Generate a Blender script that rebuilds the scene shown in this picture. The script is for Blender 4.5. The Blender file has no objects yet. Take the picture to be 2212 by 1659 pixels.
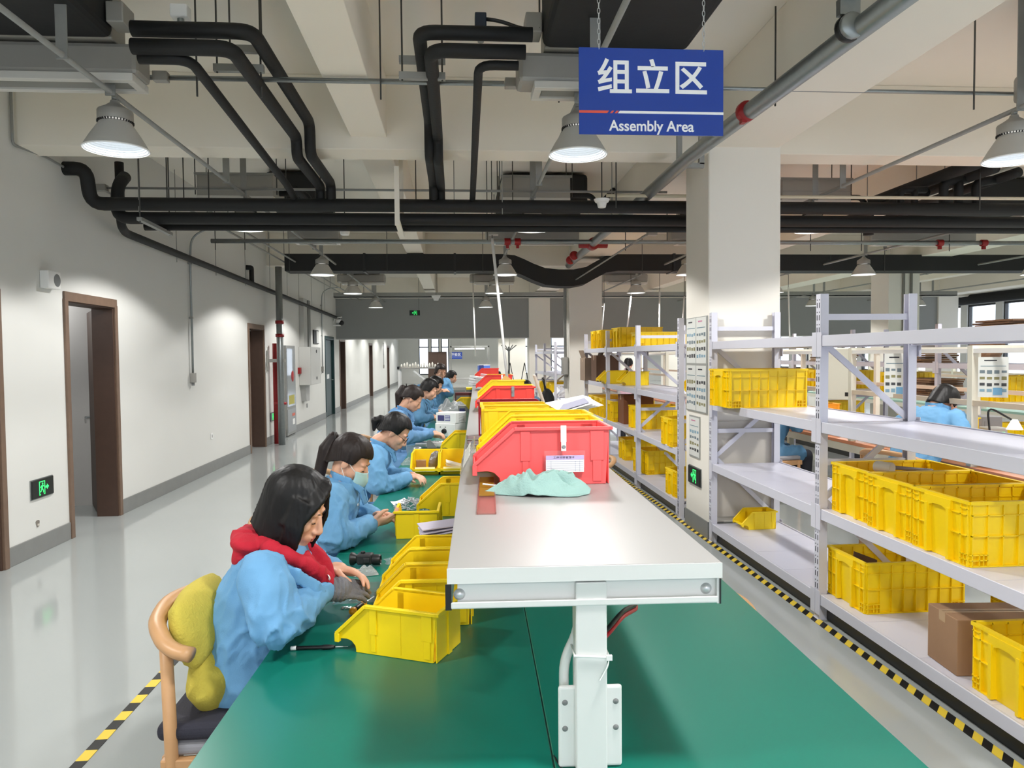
import bpy, bmesh, math, random
from mathutils import Vector as V, Matrix as MX, Euler, noise
random.seed(7)
PI = math.pi
SC = bpy.context.scene
COL = SC.collection
# ------------------------------------------------------------------ camera
CAM_H = 1.64
FPX, CX, CY = 1600.0, 1106.0, 829.5          # focal length and centre of the 2212 x 1659 frame
def cam_axes(psi, th, ro):
    F = V((math.sin(psi)*math.cos(th), math.cos(psi)*math.cos(th), -math.sin(th)))
    R = V((math.cos(psi), -math.sin(psi), 0)); U = R.cross(F)
    return R*math.cos(ro)-U*math.sin(ro), U*math.cos(ro)+R*math.sin(ro), F
CR, CU, CF = cam_axes(0.0750918742517369, 0.03784852655647304, .009)
cam_d = bpy.data.cameras.new('camera'); cam = bpy.data.objects.new('camera', cam_d); COL.objects.link(cam)
cam.matrix_world = MX(((CR.x, CU.x, -CF.x, 0), (CR.y, CU.y, -CF.y, 0), (CR.z, CU.z, -CF.z, CAM_H), (0, 0, 0, 1)))
cam_d.sensor_width = 36.0; cam_d.sensor_fit = 'HORIZONTAL'; cam_d.lens = FPX/2212*36; cam_d.clip_start = .02; cam_d.clip_end = 300
SC.camera = cam
# ------------------------------------------------------------------ world, exposure
W = bpy.data.worlds.new('world'); SC.world = W; W.use_nodes = True
bg = W.node_tree.nodes['Background']; bg.inputs[0].default_value = (.80, .88, 1, 1); bg.inputs[1].default_value = 4.0
SC.view_settings.view_transform = 'Standard'; SC.view_settings.look = 'None'
SC.view_settings.gamma = 1; SC.view_settings.use_curve_mapping = False
SC.view_settings.exposure = -0.4
SC.cycles.diffuse_bounces = 6
LAMP_W = 105.0
# measuring helpers: where the sight line through a photo point meets a wall, floor or shelf plane
def ray(u, v): return CF + CR*((u-CX)/FPX) - CU*((v-CY)/FPX)
def gz(u, v, z): d = ray(u, v); return V((0, 0, CAM_H)) + d*((z-CAM_H)/d.z)
def gx(u, v, x): d = ray(u, v); return V((0, 0, CAM_H)) + d*(x/d.x)
def gy(u, v, y): d = ray(u, v); return V((0, 0, CAM_H)) + d*(y/d.y)
# ------------------------------------------------------------------ materials
def lin(c):
    c = c/255.0
    return c/12.92 if c <= .04045 else ((c+.055)/1.055)**2.4
MATS = {}
def mat(name, rgb, rough=.5, metal=0.0, var=0.0, vscale=6.0, bump=0.0, bscale=60.0, emit=0.0, trans=0.0, spec=.5, rvar=0.0, alpha=1.0, sss=0.0, coat=0.0):
    if name in MATS: return MATS[name]
    m = bpy.data.materials.new(name); m.use_nodes = True; nt = m.node_tree; b = nt.nodes['Principled BSDF']
    c = (lin(rgb[0]), lin(rgb[1]), lin(rgb[2]), 1)
    b.inputs['Base Color'].default_value = c; b.inputs['Roughness'].default_value = rough; b.inputs['Metallic'].default_value = metal
    b.inputs['Specular IOR Level'].default_value = spec
    if coat: b.inputs['Coat Weight'].default_value = coat; b.inputs['Coat Roughness'].default_value = .12
    if trans: b.inputs['Transmission Weight'].default_value = trans; b.inputs['IOR'].default_value = 1.35
    if alpha < 1: b.inputs['Alpha'].default_value = alpha
    if emit: b.inputs['Emission Color'].default_value = c; b.inputs['Emission Strength'].default_value = emit
    if sss: b.inputs['Subsurface Weight'].default_value = sss; b.inputs['Subsurface Radius'].default_value = (.01, .004, .002)
    if var or bump or rvar:
        tc = nt.nodes.new('ShaderNodeTexCoord'); n = nt.nodes.new('ShaderNodeTexNoise'); n.inputs['Scale'].default_value = vscale; n.inputs['Detail'].default_value = 5
        nt.links.new(tc.outputs['Object'], n.inputs['Vector'])
        if var:
            mx = nt.nodes.new('ShaderNodeMix'); mx.data_type = 'RGBA'
            mx.inputs[6].default_value = (c[0]*(1-var), c[1]*(1-var), c[2]*(1-var), 1); mx.inputs[7].default_value = (min(1, c[0]*(1+var)), min(1, c[1]*(1+var)), min(1, c[2]*(1+var)), 1)
            nt.links.new(n.outputs['Fac'], mx.inputs[0]); nt.links.new(mx.outputs[2], b.inputs['Base Color'])
        if rvar:
            mr = nt.nodes.new('ShaderNodeMapRange'); mr.inputs[3].default_value = max(0, rough-rvar); mr.inputs[4].default_value = rough+rvar
            nt.links.new(n.outputs['Fac'], mr.inputs[0]); nt.links.new(mr.outputs[0], b.inputs['Roughness'])
        if bump:
            n2 = nt.nodes.new('ShaderNodeTexNoise'); n2.inputs['Scale'].default_value = bscale; n2.inputs['Detail'].default_value = 4
            nt.links.new(tc.outputs['Object'], n2.inputs['Vector'])
            bp = nt.nodes.new('ShaderNodeBump'); bp.inputs['Strength'].default_value = bump; bp.inputs['Distance'].default_value = .01
            nt.links.new(n2.outputs['Fac'], bp.inputs['Height']); nt.links.new(bp.outputs['Normal'], b.inputs['Normal'])
    MATS[name] = m
    return m
def stripes(name, a, b_, period, axis=0, rough=.5, slant=0.0, duty=.5):
    """two alternating colours along an object axis (hazard tape, ribbed print)"""
    m = mat(name, a, rough); nt = m.node_tree; b = nt.nodes['Principled BSDF']
    tc = nt.nodes.new('ShaderNodeTexCoord'); sp = nt.nodes.new('ShaderNodeSeparateXYZ'); nt.links.new(tc.outputs['Object'], sp.inputs[0])
    ma = nt.nodes.new('ShaderNodeMath'); ma.operation = 'MULTIPLY_ADD'; ma.inputs[1].default_value = slant
    nt.links.new(sp.outputs[1-axis], ma.inputs[0]); nt.links.new(sp.outputs[axis], ma.inputs[2])
    d = nt.nodes.new('ShaderNodeMath'); d.operation = 'DIVIDE'; d.inputs[1].default_value = period; nt.links.new(ma.outputs[0], d.inputs[0])
    fr = nt.nodes.new('ShaderNodeMath'); fr.operation = 'FRACT'; nt.links.new(d.outputs[0], fr.inputs[0])
    g = nt.nodes.new('ShaderNodeMath'); g.operation = 'GREATER_THAN'; g.inputs[1].default_value = duty; nt.links.new(fr.outputs[0], g.inputs[0])
    mx = nt.nodes.new('ShaderNodeMix'); mx.data_type = 'RGBA'; mx.inputs[6].default_value = (*[lin(k) for k in a], 1); mx.inputs[7].default_value = (*[lin(k) for k in b_], 1)
    nt.links.new(g.outputs[0], mx.inputs[0]); nt.links.new(mx.outputs[2], b.inputs['Base Color'])
    return m
# ------------------------------------------------------------------ mesh builder
class MB:
    def __init__(s): s.v = []; s.f = []
    def add(s, vs, fs, T=None):
        o = len(s.v)
        s.v += [tuple(T @ V(p)) if T else tuple(p) for p in vs]
        s.f += [tuple(i+o for i in q) for q in fs]
        return s
    def box(s, x0, x1, y0, y1, z0, z1, T=None):
        return s.add([(x0,y0,z0),(x1,y0,z0),(x1,y1,z0),(x0,y1,z0),(x0,y0,z1),(x1,y0,z1),(x1,y1,z1),(x0,y1,z1)],
                     [(0,3,2,1),(4,5,6,7),(0,1,5,4),(1,2,6,5),(2,3,7,6),(3,0,4,7)], T)
    def bx(s, c, d, rot=(0,0,0)):
        T = MX.Translation(c) @ Euler(rot).to_matrix().to_4x4()
        return s.box(-d[0]/2, d[0]/2, -d[1]/2, d[1]/2, -d[2]/2, d[2]/2, T)
    def beam(s, a, b, w, h=None):
        """rectangular bar from a to b"""
        a, b = V(a), V(b); d = b-a; h = h or w
        T = MX.Translation((a+b)/2) @ d.to_track_quat('Y', 'Z').to_matrix().to_4x4()
        return s.box(-w/2, w/2, -d.length/2, d.length/2, -h/2, h/2, T)
    def tube(s, pts, r, n=8, closed=False, cap=True, sq=1.0):
        pts = [V(p) for p in pts]; k = len(pts); rs = r if isinstance(r, (list, tuple)) else [r]*k
        o = len(s.v); up = None
        for i, p in enumerate(pts):
            if closed: t = (pts[(i+1) % k]-pts[i-1])
            else: t = (pts[min(i+1, k-1)]-pts[max(i-1, 0)])
            t = t.normalized() if t.length > 1e-9 else V((0, 0, 1))
            if up is None:
                up = t.cross(V((0, 0, 1)))
                if up.length < .05: up = t.cross(V((1, 0, 0)))
                up.normalize()
            else:
                up = (up - t*up.dot(t)); up = up.normalized() if up.length > 1e-6 else t.orthogonal().normalized()
            w = t.cross(up)
            for j in range(n):
                a = 2*PI*j/n
                s.v.append(tuple(p + up*(math.cos(a)*rs[i]) + w*(math.sin(a)*rs[i]*sq)))
        m = k if closed else k-1
        for i in range(m):
            for j in range(n):
                a = o+i*n+j; b = o+i*n+(j+1) % n; c = o+((i+1) % k)*n+(j+1) % n; d = o+((i+1) % k)*n+j
                s.f.append((a, b, c, d))
        if cap and not closed:
            s.f.append(tuple(o+j for j in range(n-1, -1, -1))); s.f.append(tuple(o+(k-1)*n+j for j in range(n)))
        return s
    def lathe(s, prof, n=24, T=None, cap=True):
        vs = []; fs = []; k = len(prof)
        for (r, z) in prof:
            for j in range(n):
                a = 2*PI*j/n; vs.append((r*math.cos(a), r*math.sin(a), z))
        for i in range(k-1):
            for j in range(n): fs.append((i*n+j, i*n+(j+1) % n, (i+1)*n+(j+1) % n, (i+1)*n+j))
        if cap: fs.append(tuple(range(n-1, -1, -1))); fs.append(tuple((k-1)*n+j for j in range(n)))
        return s.add(vs, fs, T)
    def prism(s, poly, a, b, axis='y', T=None):
        """extrude a 2D polygon from a to b; axis y: poly is (x,z); x: (y,z); z: (x,y)"""
        n = len(poly)
        f = {'y': lambda p, t: (p[0], t, p[1]), 'x': lambda p, t: (t, p[0], p[1]), 'z': lambda p, t: (p[0], p[1], t)}[axis]
        vs = [f(p, a) for p in poly]+[f(p, b) for p in poly]
        fs = [tuple(range(n)), tuple(range(2*n-1, n-1, -1))]+[(i, i+n, (i+1) % n+n, (i+1) % n) for i in range(n)]
        return s.add(vs, fs, T)
    def ell(s, c, r, nu=16, nv=10, rot=None, fn=None):
        T = MX.Translation(c) @ (Euler(rot).to_matrix().to_4x4() if rot else MX())
        vs = [(0, 0, -r[2])]; fs = []
        for i in range(1, nv):
            t = PI*i/nv
            for j in range(nu):
                a = 2*PI*j/nu; vs.append((r[0]*math.sin(t)*math.cos(a), r[1]*math.sin(t)*math.sin(a), -r[2]*math.cos(t)))
        vs.append((0, 0, r[2])); L = len(vs)-1
        for j in range(nu): fs.append((0, 1+(j+1) % nu, 1+j)); fs.append((L, L-nu+j, L-nu+(j+1) % nu))
        for i in range(nv-2):
            for j in range(nu): fs.append((1+i*nu+j, 1+i*nu+(j+1) % nu, 1+(i+1)*nu+(j+1) % nu, 1+(i+1)*nu+j))
        if fn: vs = [fn(V(p)) for p in vs]
        return s.add(vs, fs, T)
    def grid(s, fn, nu, nv, wrapu=False):
        o = len(s.v)
        for i in range(nv+1):
            for j in range(nu if wrapu else nu+1): s.v.append(tuple(fn(j/nu, i/nv)))
        w = nu if wrapu else nu+1
        for i in range(nv):
            for j in range(nu): s.f.append((o+i*w+j, o+i*w+(j+1) % w, o+(i+1)*w+(j+1) % w, o+(i+1)*w+j))
        return s
    def build(s, name, m, parent=None, smooth=False, bevel=0.0, seg=2, fix=True, sub=0, solid=0.0, autos=None):
        me = bpy.data.meshes.new(name); me.from_pydata(s.v, [], s.f)
        if fix:
            bm = bmesh.new(); bm.from_mesh(me); bmesh.ops.recalc_face_normals(bm, faces=bm.faces); bm.to_mesh(me); bm.free()
        o = bpy.data.objects.new(name, me); COL.objects.link(o); me.materials.append(m)
        if parent: o.parent = parent
        if smooth: me.shade_smooth()
        if autos is not None: me.shade_smooth(); me.set_sharp_from_angle(angle=math.radians(autos))
        if solid: md = o.modifiers.new('solid', 'SOLIDIFY'); md.thickness = solid; md.offset = 0
        if bevel: md = o.modifiers.new('bevel', 'BEVEL'); md.width = bevel; md.segments = seg; md.limit_method = 'ANGLE'; md.angle_limit = .6
        if sub: md = o.modifiers.new('sub', 'SUBSURF'); md.levels = sub; md.render_levels = sub
        return o
def tag(o, label=None, cat=None, group=None, kind=None):
    if label: o['label'] = label
    if cat: o['category'] = cat
    if group: o['group'] = group
    if kind: o['kind'] = kind
    return o
def thing(name, label, cat, loc=(0, 0, 0), rz=0.0, group=None):
    o = bpy.data.objects.new(name, None); COL.objects.link(o); o.location = loc; o.rotation_euler = (0, 0, rz); o.empty_display_size = .1
    return tag(o, label, cat, group)
def struct(mb, name, m, **k): return tag(mb.build(name, m, **k), kind='structure')
def text(body, parent, loc, size, m, rot=(PI/2, 0, 0), ext=.0004, off=0.0, align='CENTER', name='lettering', sx=1.0, sp=1.0):
    cu = bpy.data.curves.new(name, 'FONT'); cu.body = body; cu.size = size; cu.extrude = ext; cu.offset = off; cu.align_x = align; cu.align_y = 'CENTER'; cu.space_character = sp
    o = bpy.data.objects.new(name, cu); COL.objects.link(o)
    me = bpy.data.meshes.new_from_object(o.evaluated_get(bpy.context.evaluated_depsgraph_get())); bpy.data.objects.remove(o)
    o = bpy.data.objects.new(name, me); COL.objects.link(o); me.materials.clear(); me.materials.append(m)
    o.parent = parent; o.location = loc; o.rotation_euler = rot; o.scale = (sx, 1, 1); o['kind'] = 'stuff'
    return o
def dup(root, loc=None, rz=None, label=None, group=None, parent=None):
    c = root.copy(); COL.objects.link(c)
    if parent: c.parent = parent
    if loc is not None: c.location = loc
    if rz is not None: c.rotation_euler = (0, 0, rz)
    if label: c['label'] = label
    if group: c['group'] = group
    for ch in root.children:
        dup(ch, parent=c)
    return c
def fillet(pts, r, n=5):
    """round the corners of a polyline"""
    pts = [V(p) for p in pts]; out = [pts[0]]
    for i in range(1, len(pts)-1):
        a, b, c = pts[i-1], pts[i], pts[i+1]; d1 = (a-b); d2 = (c-b); q = min(r, d1.length*.49, d2.length*.49)
        p1 = b+d1.normalized()*q; p2 = b+d2.normalized()*q
        for k in range(n+1):
            t = k/n; out.append(p1*(1-t)**2+b*2*t*(1-t)+p2*t*t)
    out.append(pts[-1]); return out
# ------------------------------------------------------------------ palette
WALL = mat('wall_paint', (218, 218, 214), .75, var=.02, vscale=2, bump=.04, bscale=180)
CEIL = mat('ceiling_paint', (236, 231, 220), .85, var=.03, vscale=1.3, bump=.05, bscale=120)
BEAMM = mat('beam_paint', (234, 228, 215), .85, var=.03, vscale=1.3)
COLM = mat('column_paint', (232, 228, 219), .7, var=.02, vscale=1.5)
FLOORM = mat('epoxy_floor', (168, 173, 172), .09, var=.05, vscale=.6, rvar=.04, bump=.008, bscale=1.6)
BASEM = mat('baseboard_grey', (128, 129, 127), .45, var=.12, vscale=9)
GREYW = mat('grey_fascia_paint', (148, 150, 149), .8, var=.02)
WOOD = mat('door_wood', (116, 94, 78), .45, var=.18, vscale=14, bump=.03)
WOODD = mat('door_wood_dark', (80, 60, 50), .5, var=.15, vscale=12)
BLK = mat('black_foam', (17, 18, 19), .66, var=.25, vscale=9, bump=.15, bscale=35)
BLK2 = mat('black_plastic', (20, 20, 22), .4)
GALV = mat('galvanised_steel', (150, 155, 155), .38, metal=.75, var=.12, vscale=30)
GALVD = mat('galvanised_dull', (150, 151, 148), .5, metal=.35, var=.08, vscale=20)
TIN = mat('sheet_metal', (160, 158, 152), .5, metal=.3, var=.06, vscale=8)
WHITEP = mat('white_plastic', (236, 236, 234), .4)
REDP = mat('red_paint', (150, 22, 26), .45)
GREYPL = mat('grey_plastic', (120, 122, 122), .5)
# ------------------------------------------------------------------ room shell
YB, YF, XL, XR, ZC = -5.0, 46.5, -3.55, 17.0, 4.0
struct(MB().box(-6.6, XR+.3, YB, YF, -.12, 0), 'floor', FLOORM)
struct(MB().box(-6.6, XR+.3, YB, YF, ZC, ZC+.15), 'ceiling', CEIL)
DOORS = [(5.05, 6.02, 2.19), (7.08, 8.02, 2.19), (13.04, 14.0, 2.17), (20.5, 21.85, 2.16), (23.0, 24.05, 2.15), (30.7, 31.8, 2.15), (38.6, 39.7, 2.15)]
mb = MB(); y = YB
for (a, b, h) in DOORS:
    mb.box(XL-.2, XL, y, a, 0, ZC); mb.box(XL-.2, XL, a, b, h, ZC); y = b
mb.box(XL-.2, XL, y, YF, 0, ZC)
struct(mb, 'wall_left', WALL)
mb = MB(); y = YB
for (a, b, h) in DOORS: mb.box(XL, XL+.014, y, a-.06, 0, .155); y = b+.06
mb.box(XL, XL+.014, y, YF, 0, .155)
struct(mb, 'baseboard_left', BASEM, bevel=.004)
BW = [(-3.2+i*2.9, -.5+i*2.9) for i in range(7)]  # unseen back windows, inferred from column light, added to brighten camera-facing faces
mb = MB(); x = -6.6
for (a, b) in BW: mb.box(x, a, YB-.15, YB, 0, ZC); mb.box(a, b, YB-.15, YB, 0, .8); mb.box(a, b, YB-.15, YB, 3.35, ZC); x = b
mb.box(x, XR+.3, YB-.15, YB, 0, ZC)
struct(mb, 'wall_back', WALL)
# far wall with tall windows
FW = [(-2.3, -1.7), (-1.55, -1.05), (-.9, -.45), (3.0, 4.6), (6.0, 8.0), (9.5, 12)]
mb = MB(); x = -6.6
for (a, b) in FW:
    mb.box(x, a, YF, YF+.2, 0, ZC); mb.box(a, b, YF, YF+.2, 0, .5); mb.box(a, b, YF, YF+.2, 3.3, ZC); x = b
mb.box(x, XR+.3, YF, YF+.2, 0, ZC)
struct(mb, 'wall_far', WALL)
# right wall with a window band
RWN = [(19.0+i*1.62, 20.3+i*1.62) for i in range(16)]
mb = MB(); y = YB
for (a, b) in RWN:
    mb.box(XR, XR+.25, y, a, 0, ZC); mb.box(XR, XR+.25, a, b, 0, .9); mb.box(XR, XR+.25, a, b, 3.2, ZC); y = b
mb.box(XR, XR+.25, y, YF, 0, ZC)
struct(mb, 'wall_right', WALL)
FRAME = mat('window_frame_dark', (40, 42, 44), .5)
GLASS = mat('window_glass', (235, 245, 250), .02, trans=1.0, alpha=.12)
def window(n, c, w, h, axis):
    r = thing('window_%d' % n, None, None, c, 0 if axis == 'x' else PI/2); r['kind'] = 'structure'
    m = MB()
    for sx in (-1, 1): m.box(sx*w/2-.045, sx*w/2+.045, -.06, .06, -h/2, h/2)
    for z in (-h/2+.03, h/2-.03, h*.12): m.box(-w/2, w/2, -.05, .05, z-.035, z+.035)
    m.build('window_frame', FRAME, r)
    MB().box(-w/2+.04, w/2-.04, -.006, .006, -h/2+.04, h*.12-.03).build('pane', GLASS, r)
    MB().box(-w/2+.04, w/2-.04, -.006, .006, h*.12+.03, h/2-.04).build('pane', GLASS, r)
    return r
k = 1
for (a, b) in RWN: window(k, (XR+.1, (a+b)/2, 2.05), b-a, 2.3, 'y'); k += 1
for (a, b) in FW: window(k, ((a+b)/2, YF+.1, 1.9), b-a, 2.8, 'x'); k += 1
for (a, b) in BW: window(k, ((a+b)/2, YB-.08, 2.075), b-a, 2.55, 'x'); k += 1
# columns, beams, fascia
CXS = [(2.21, 2.86), (8.7, 9.36), (15.2, 15.86)]
for (a, b) in CXS:
    for y in (6.36, 14.36, 22.36, 30.36, 38.36):
        struct(MB().box(a, b, y, y+.64, 0, ZC), 'column', COLM, bevel=.012)
    if a < 9:
        for y in (6.36, 14.36): struct(MB().box(a-.008, b+.008, y-.008, y+.648, 0, .155), 'trim_1', BASEM)
for y in (-1.64, 6.36, 14.36, 22.36, 30.36, 38.36):
    struct(MB().box(-6.6, XR, y+.005, y+.335, 3.385, ZC), 'ceiling_beam', BEAMM, bevel=.006)
for x0, w, zb in ((-.86, .3, 3.49), (2.24, .6, 3.44), (5.5, .3, 3.49), (8.73, .6, 3.44), (12, .3, 3.49), (15.23, .6, 3.44)):
    struct(MB().box(x0, x0+w, YB, YF, zb, ZC), 'ceiling_beam', BEAMM, bevel=.006)
struct(MB().box(XL, 15.2, 22.42, 22.62, 2.2, 3.385), 'wall_fascia', GREYW)
struct(MB().box(XL, 15.2, 22.41, 22.63, 2.17, 2.2), 'trim_2', mat('alu_trim', (190, 190, 188), .4, metal=.5))
# doors in the left wall
DGREEN = mat('door_green', (22, 52, 52), .4)
RW2 = mat('inner_room_paint', (196, 194, 190), .8)
for i, (a, b, h) in enumerate(DOORS):
    green = i == 3; wm = DGREEN if green else WOOD
    d = thing('door_%d' % (i+1), None, None, (XL, a, 0)); d['kind'] = 'structure'; w = b-a
    m = MB()
    for y0 in (-.055, w-.005): m.box(-.002, .022, y0, y0+.06, 0, h+.01)
    m.box(-.002, .02, -.05, w+.05, h-.012, h+.075); m.box(0, .03, -.075, w+.075, h+.06, h+.085) if 0 else None
    m.build('casing', wm, d, bevel=.004)
    m = MB().box(-.21, 0, -.004, .022, 0, h).box(-.21, 0, w-.022, w+.004, 0, h).box(-.21, 0, 0, w, h-.022, h+.004)
    m.build('jamb', DGREEN if green else WOODD, d)
    if green:
        MB().box(-.09, -.045, .03, w-.03, .01, h-.03).build('door_leaf', DGREEN, d, bevel=.003)
        MB().box(-.044, -.040, w*.35, w*.62, 1.05, 1.17).build('door_plate', WHITEP, d)
        MB().tube([(-.045, w-.12, 1.0), (.0, w-.12, 1.0), (.0, w-.24, 1.0)], .011).build('door_handle', GALV, d)
    else:
        lf = MB().box(-.78, -.05, -.042, 0, .01, h-.03).build('door_leaf', WOODD, d, bevel=.003)
        lf.location = (-.16, w-.0, 0) if i == 1 else (-.16, w-.03, 0); lf.rotation_euler = (0, 0, -1.05 if i == 1 else -.5)
        hd = MB().tube([(-.70, -.042, 1.0), (-.70, -.085, 1.0), (-.60, -.085, 1.0)], .010).build('door_handle', GALV, lf)
    struct(MB().box(XL-2.2, XL-2.1, a-1.2, b+2.6, 0, 2.6).box(XL-2.2, XL-.2, b+2.6, b+2.7, 0, 2.6).box(XL-2.2, XL-.2, a-1.3, a-1.2, 0, 2.6).box(XL-2.2, XL-.2, a-1.3, b+2.7, 2.6, 2.65), 'wall_room', RW2)
    rl = thing('added_ceiling_light', 'added unseen ceiling light inside the room behind the %s door along the left wall' % ['first', 'second', 'third', 'fourth', 'fifth', 'sixth', 'seventh'][i], 'lamp', (XL-1.2, a+1.2, 2.6), 0, 'added lights behind the left doors')
    MB().lathe([(.18, -.05), (.19, -.02), (.19, 0)], 24).build('light_body', WHITEP, rl)
    ld = bpy.data.lights.new('room_fill_light', 'POINT'); ld.energy = 26; ld.shadow_soft_size = .15; lo = bpy.data.objects.new('room_fill_light', ld); COL.objects.link(lo); lo.parent = rl; lo.location = (0, 0, -.22)  # unseen lamp added to brighten the room seen through the door
    struct(MB().box(XL-2.1, XL-2.085, a-1.2, b+2.6, 0, .16), 'baseboard_room', mat('dark_base', (92, 92, 92), .5))
# ------------------------------------------------------------------ high bay lamps
SHADE = mat('lamp_shade', (190, 188, 182), .5)
LITIN = mat('lamp_lit_lining', (205, 212, 218), .6, emit=.62)
LITL = mat('lamp_lens', (255, 255, 255), .3, emit=2.2)
for _m in (LITIN, LITL): _m.cycles.emission_sampling = 'NONE'
def make_lamp():
    r = thing('high_bay_lamp', '', 'lamp')
    R0 = .19
    MB().lathe([(R0, 0), (R0-.004, .012), (.15, .075), (.098, .155), (.094, .165)], 40, cap=False).build('shade', SHADE, r, smooth=True)
    prof = []
    for i in range(13):
        t = i/12; prof.append((R0-.006-t*.094, .001+t*.145)); prof.append((R0-.0125-t*.094, .0025+t*.145))
    MB().lathe(prof, 40, cap=False).build('reflector_lining', LITIN, r)
    MB().lathe([(.094, .146), (.0005, .147)], 32, cap=False).build('lens', LITL, r)
    MB().tube([(R0*math.cos(a), R0*math.sin(a), 0) for a in [2*PI*i/40 for i in range(40)]], .005, 6, closed=True).build('rim', WHITEP, r, smooth=True)
    m = MB().lathe([(.100, .172), (.103, .178), (.103, .232), (.098, .24), (.06, .262), (.03, .285), (.026, .3)], 40)
    m.build('heat_sink', TIN, r, autos=40)
    m = MB()
    for i in range(36):
        a = 2*PI*i/36; m.bx((.1*math.cos(a), .1*math.sin(a), .167), (.012, .005, .012), (0, 0, a))
    f = m.build('vent_fins', BLK2, r)
    m = MB().tube([(.014*math.cos(a), 0, .314+.016*math.sin(a)) for a in [2*PI*i/14 for i in range(14)]], .004, 6, closed=True)
    m.box(-.012, .012, -.006, .006, .295, .304)
    m.build('hanging_hook', GALV, r, smooth=True)
    return r
LROWS = [(-2.1, 'over the aisle beside the left wall'), (.81, 'over the green workbench'), (3.82, 'over the aisle behind the storage racks'), (6.83, 'over the right hand benches'), (9.85, 'over the far right benches'), (12.9, 'by the window side')]
LYS = [-2.6, 1.2, 4.85, 7.72, 12.0, 15.5, 19.85, 25.4, 29.0, 33.5, 37.5, 42.0]
ORD = ['', '', 'nearest', 'second', 'third', 'fourth', 'fifth', 'sixth', 'seventh', 'eighth', 'ninth', 'tenth']
lamp0 = make_lamp(); first = True
for (x, row) in LROWS:
    for i, y in enumerate(LYS):
        if i < 2: lab, g = 'grey high bay lamp hanging behind the viewpoint', 'high bay lamps behind the viewpoint'
        elif i < 8: lab, g = 'grey high bay lamp, %s in the row hanging %s' % (ORD[i], row), 'high bay lamps in rows'
        else: lab, g = 'grey high bay lamp hanging beyond the dark grey fascia', 'high bay lamps beyond the fascia'
        zz = 2.95
        if first: l = lamp0; l.location = (x, y, zz); l['label'] = lab; l['group'] = g; first = False
        else: l = dup(lamp0, (x, y, zz), 0, lab, g)
        ld = bpy.data.lights.new('lamp_light', 'SPOT'); ld.energy = LAMP_W; ld.spot_size = math.radians(143); ld.spot_blend = .12; ld.shadow_soft_size = .13; ld.color = (1, .985, .96)
        lo = bpy.data.objects.new('lamp_light', ld); COL.objects.link(lo); lo.parent = l; lo.location = (0, 0, -.012)
# ------------------------------------------------------------------ ceiling services
def pipe_thing(name, label, cat, runs, m, rods=(), group=None, rod_top=ZC, r_rod=.005):
    """runs: list of (part name, points, radius, corner radius); rods: (x, y, z) hung from the slab"""
    t = thing(name, label, cat, (0, 0, 0), 0, group)
    for (pn, pts, r, fr) in runs:
        MB().tube(fillet(pts, fr) if fr else pts, r, 10 if r < .04 else 16).build(pn, m, t, smooth=True)
    for (x, y, z) in rods:
        MB().tube([(x, y, z), (x, y, rod_top)], r_rod, 6).build('hanger_rod', GALVD, t)
    return t
RODM = mat('rod_steel', (84, 84, 82), .45, metal=.6)
# conduits carrying the lamp rows
for i, (x, row) in enumerate(LROWS):
    t = thing('lamp_conduit', 'thin grey steel conduit carrying the lamps %s' % row, 'conduit', (x, 0, 0), 0, 'conduits of the lamp rows')
    MB().tube([(0, YB, 3.285), (0, YF, 3.285)], .017, 10).build('conduit_pipe', GALVD, t, smooth=True)
    for y in LYS:
        for dy in (-.62, -.06):
            MB().box(-.03, .03, y+dy-.004, y+dy+.004, 3.262, ZC).build('hanger_strap', GALVD, t)
        MB().tube([(0, y, 3.285), (0, y, 3.258)], .02, 8).build('junction_elbow', GALVD, t)
# cross conduits under the ribs
def cross(name, label, y, z, r, x0, x1, m, rods, zb=-.06, cat='conduit'):
    t = thing(name, label, cat, (0, y, 0))
    MB().tube([(x0, 0, z), (x1, 0, z)], r, 10).build('conduit_pipe', m, t, smooth=True)
    for x in rods: MB().tube([(x, -.02, z+zb*2), (x, -.02, ZC)], .006, 6).build('hanger_rod', RODM, t)
    return t
xs5 = [gy(u, 190, 5.0).x for u in (428, 566, 823, 1206, 1672, 2100)]
c5 = cross('cross_conduit', 'steel conduit crossing the ceiling behind the blue hanging sign', 5.0, 3.45, .013, -3.0, 8.0, GALV, xs5)
MB().tube(fillet([(gy(320, 170, 5).x, .03, 3.47), (gy(860, 178, 5).x, .03, 3.475), (gy(1090, 176, 5).x, .03, 3.475)], .05), .009, 6).build('flexible_hose', GALV, c5)
for u in (348, 1105):
    p = gy(u, 178, 4.98); MB().bx((p.x, -.02, 3.45), (.09, .06, .06)).build('junction_box', TIN, c5, bevel=.004)
c7 = cross('cross_conduit', 'thin grey conduit just above the long black pipes', 7.6, 3.32, .012, -3.5, 2.2, GALVD, [gy(u, 440, 7.6).x for u in (363, 399, 453, 899)])
MB().bx((-3.45, 0, 3.32), (.12, .08, .06)).build('junction_box', TIN, c7)
cb = cross('sprinkler_branch', 'grey sprinkler branch pipe crossing behind the long black pipes', 10.1, 3.19, .03, -3.2, 12.0, GALV, [gy(u, 440, 10.1).x for u in (383, 464, 528, 1350, 1750, 1860, 2050)], cat='pipe')
for u in (1118, 1096, 2030, 2125):
    p = gy(u, 522, 10.1); MB().tube([(p.x-.04, 0, 3.19), (p.x+.04, 0, 3.19)], .048, 12).box(p.x-.02, p.x+.02, -.02, .02, 3.1, 3.19).build('red_coupling', REDP, cb)
cc = cross('cross_conduit', 'beige conduit running along the top of the long black pipes', 7.06, 3.165, .016, gy(1310, 445, 7.06).x, 8.5, mat('beige_pvc', (206, 198, 176), .5), [gy(1330, 445, 7.06).x, 3.0, 5.2])
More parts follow.
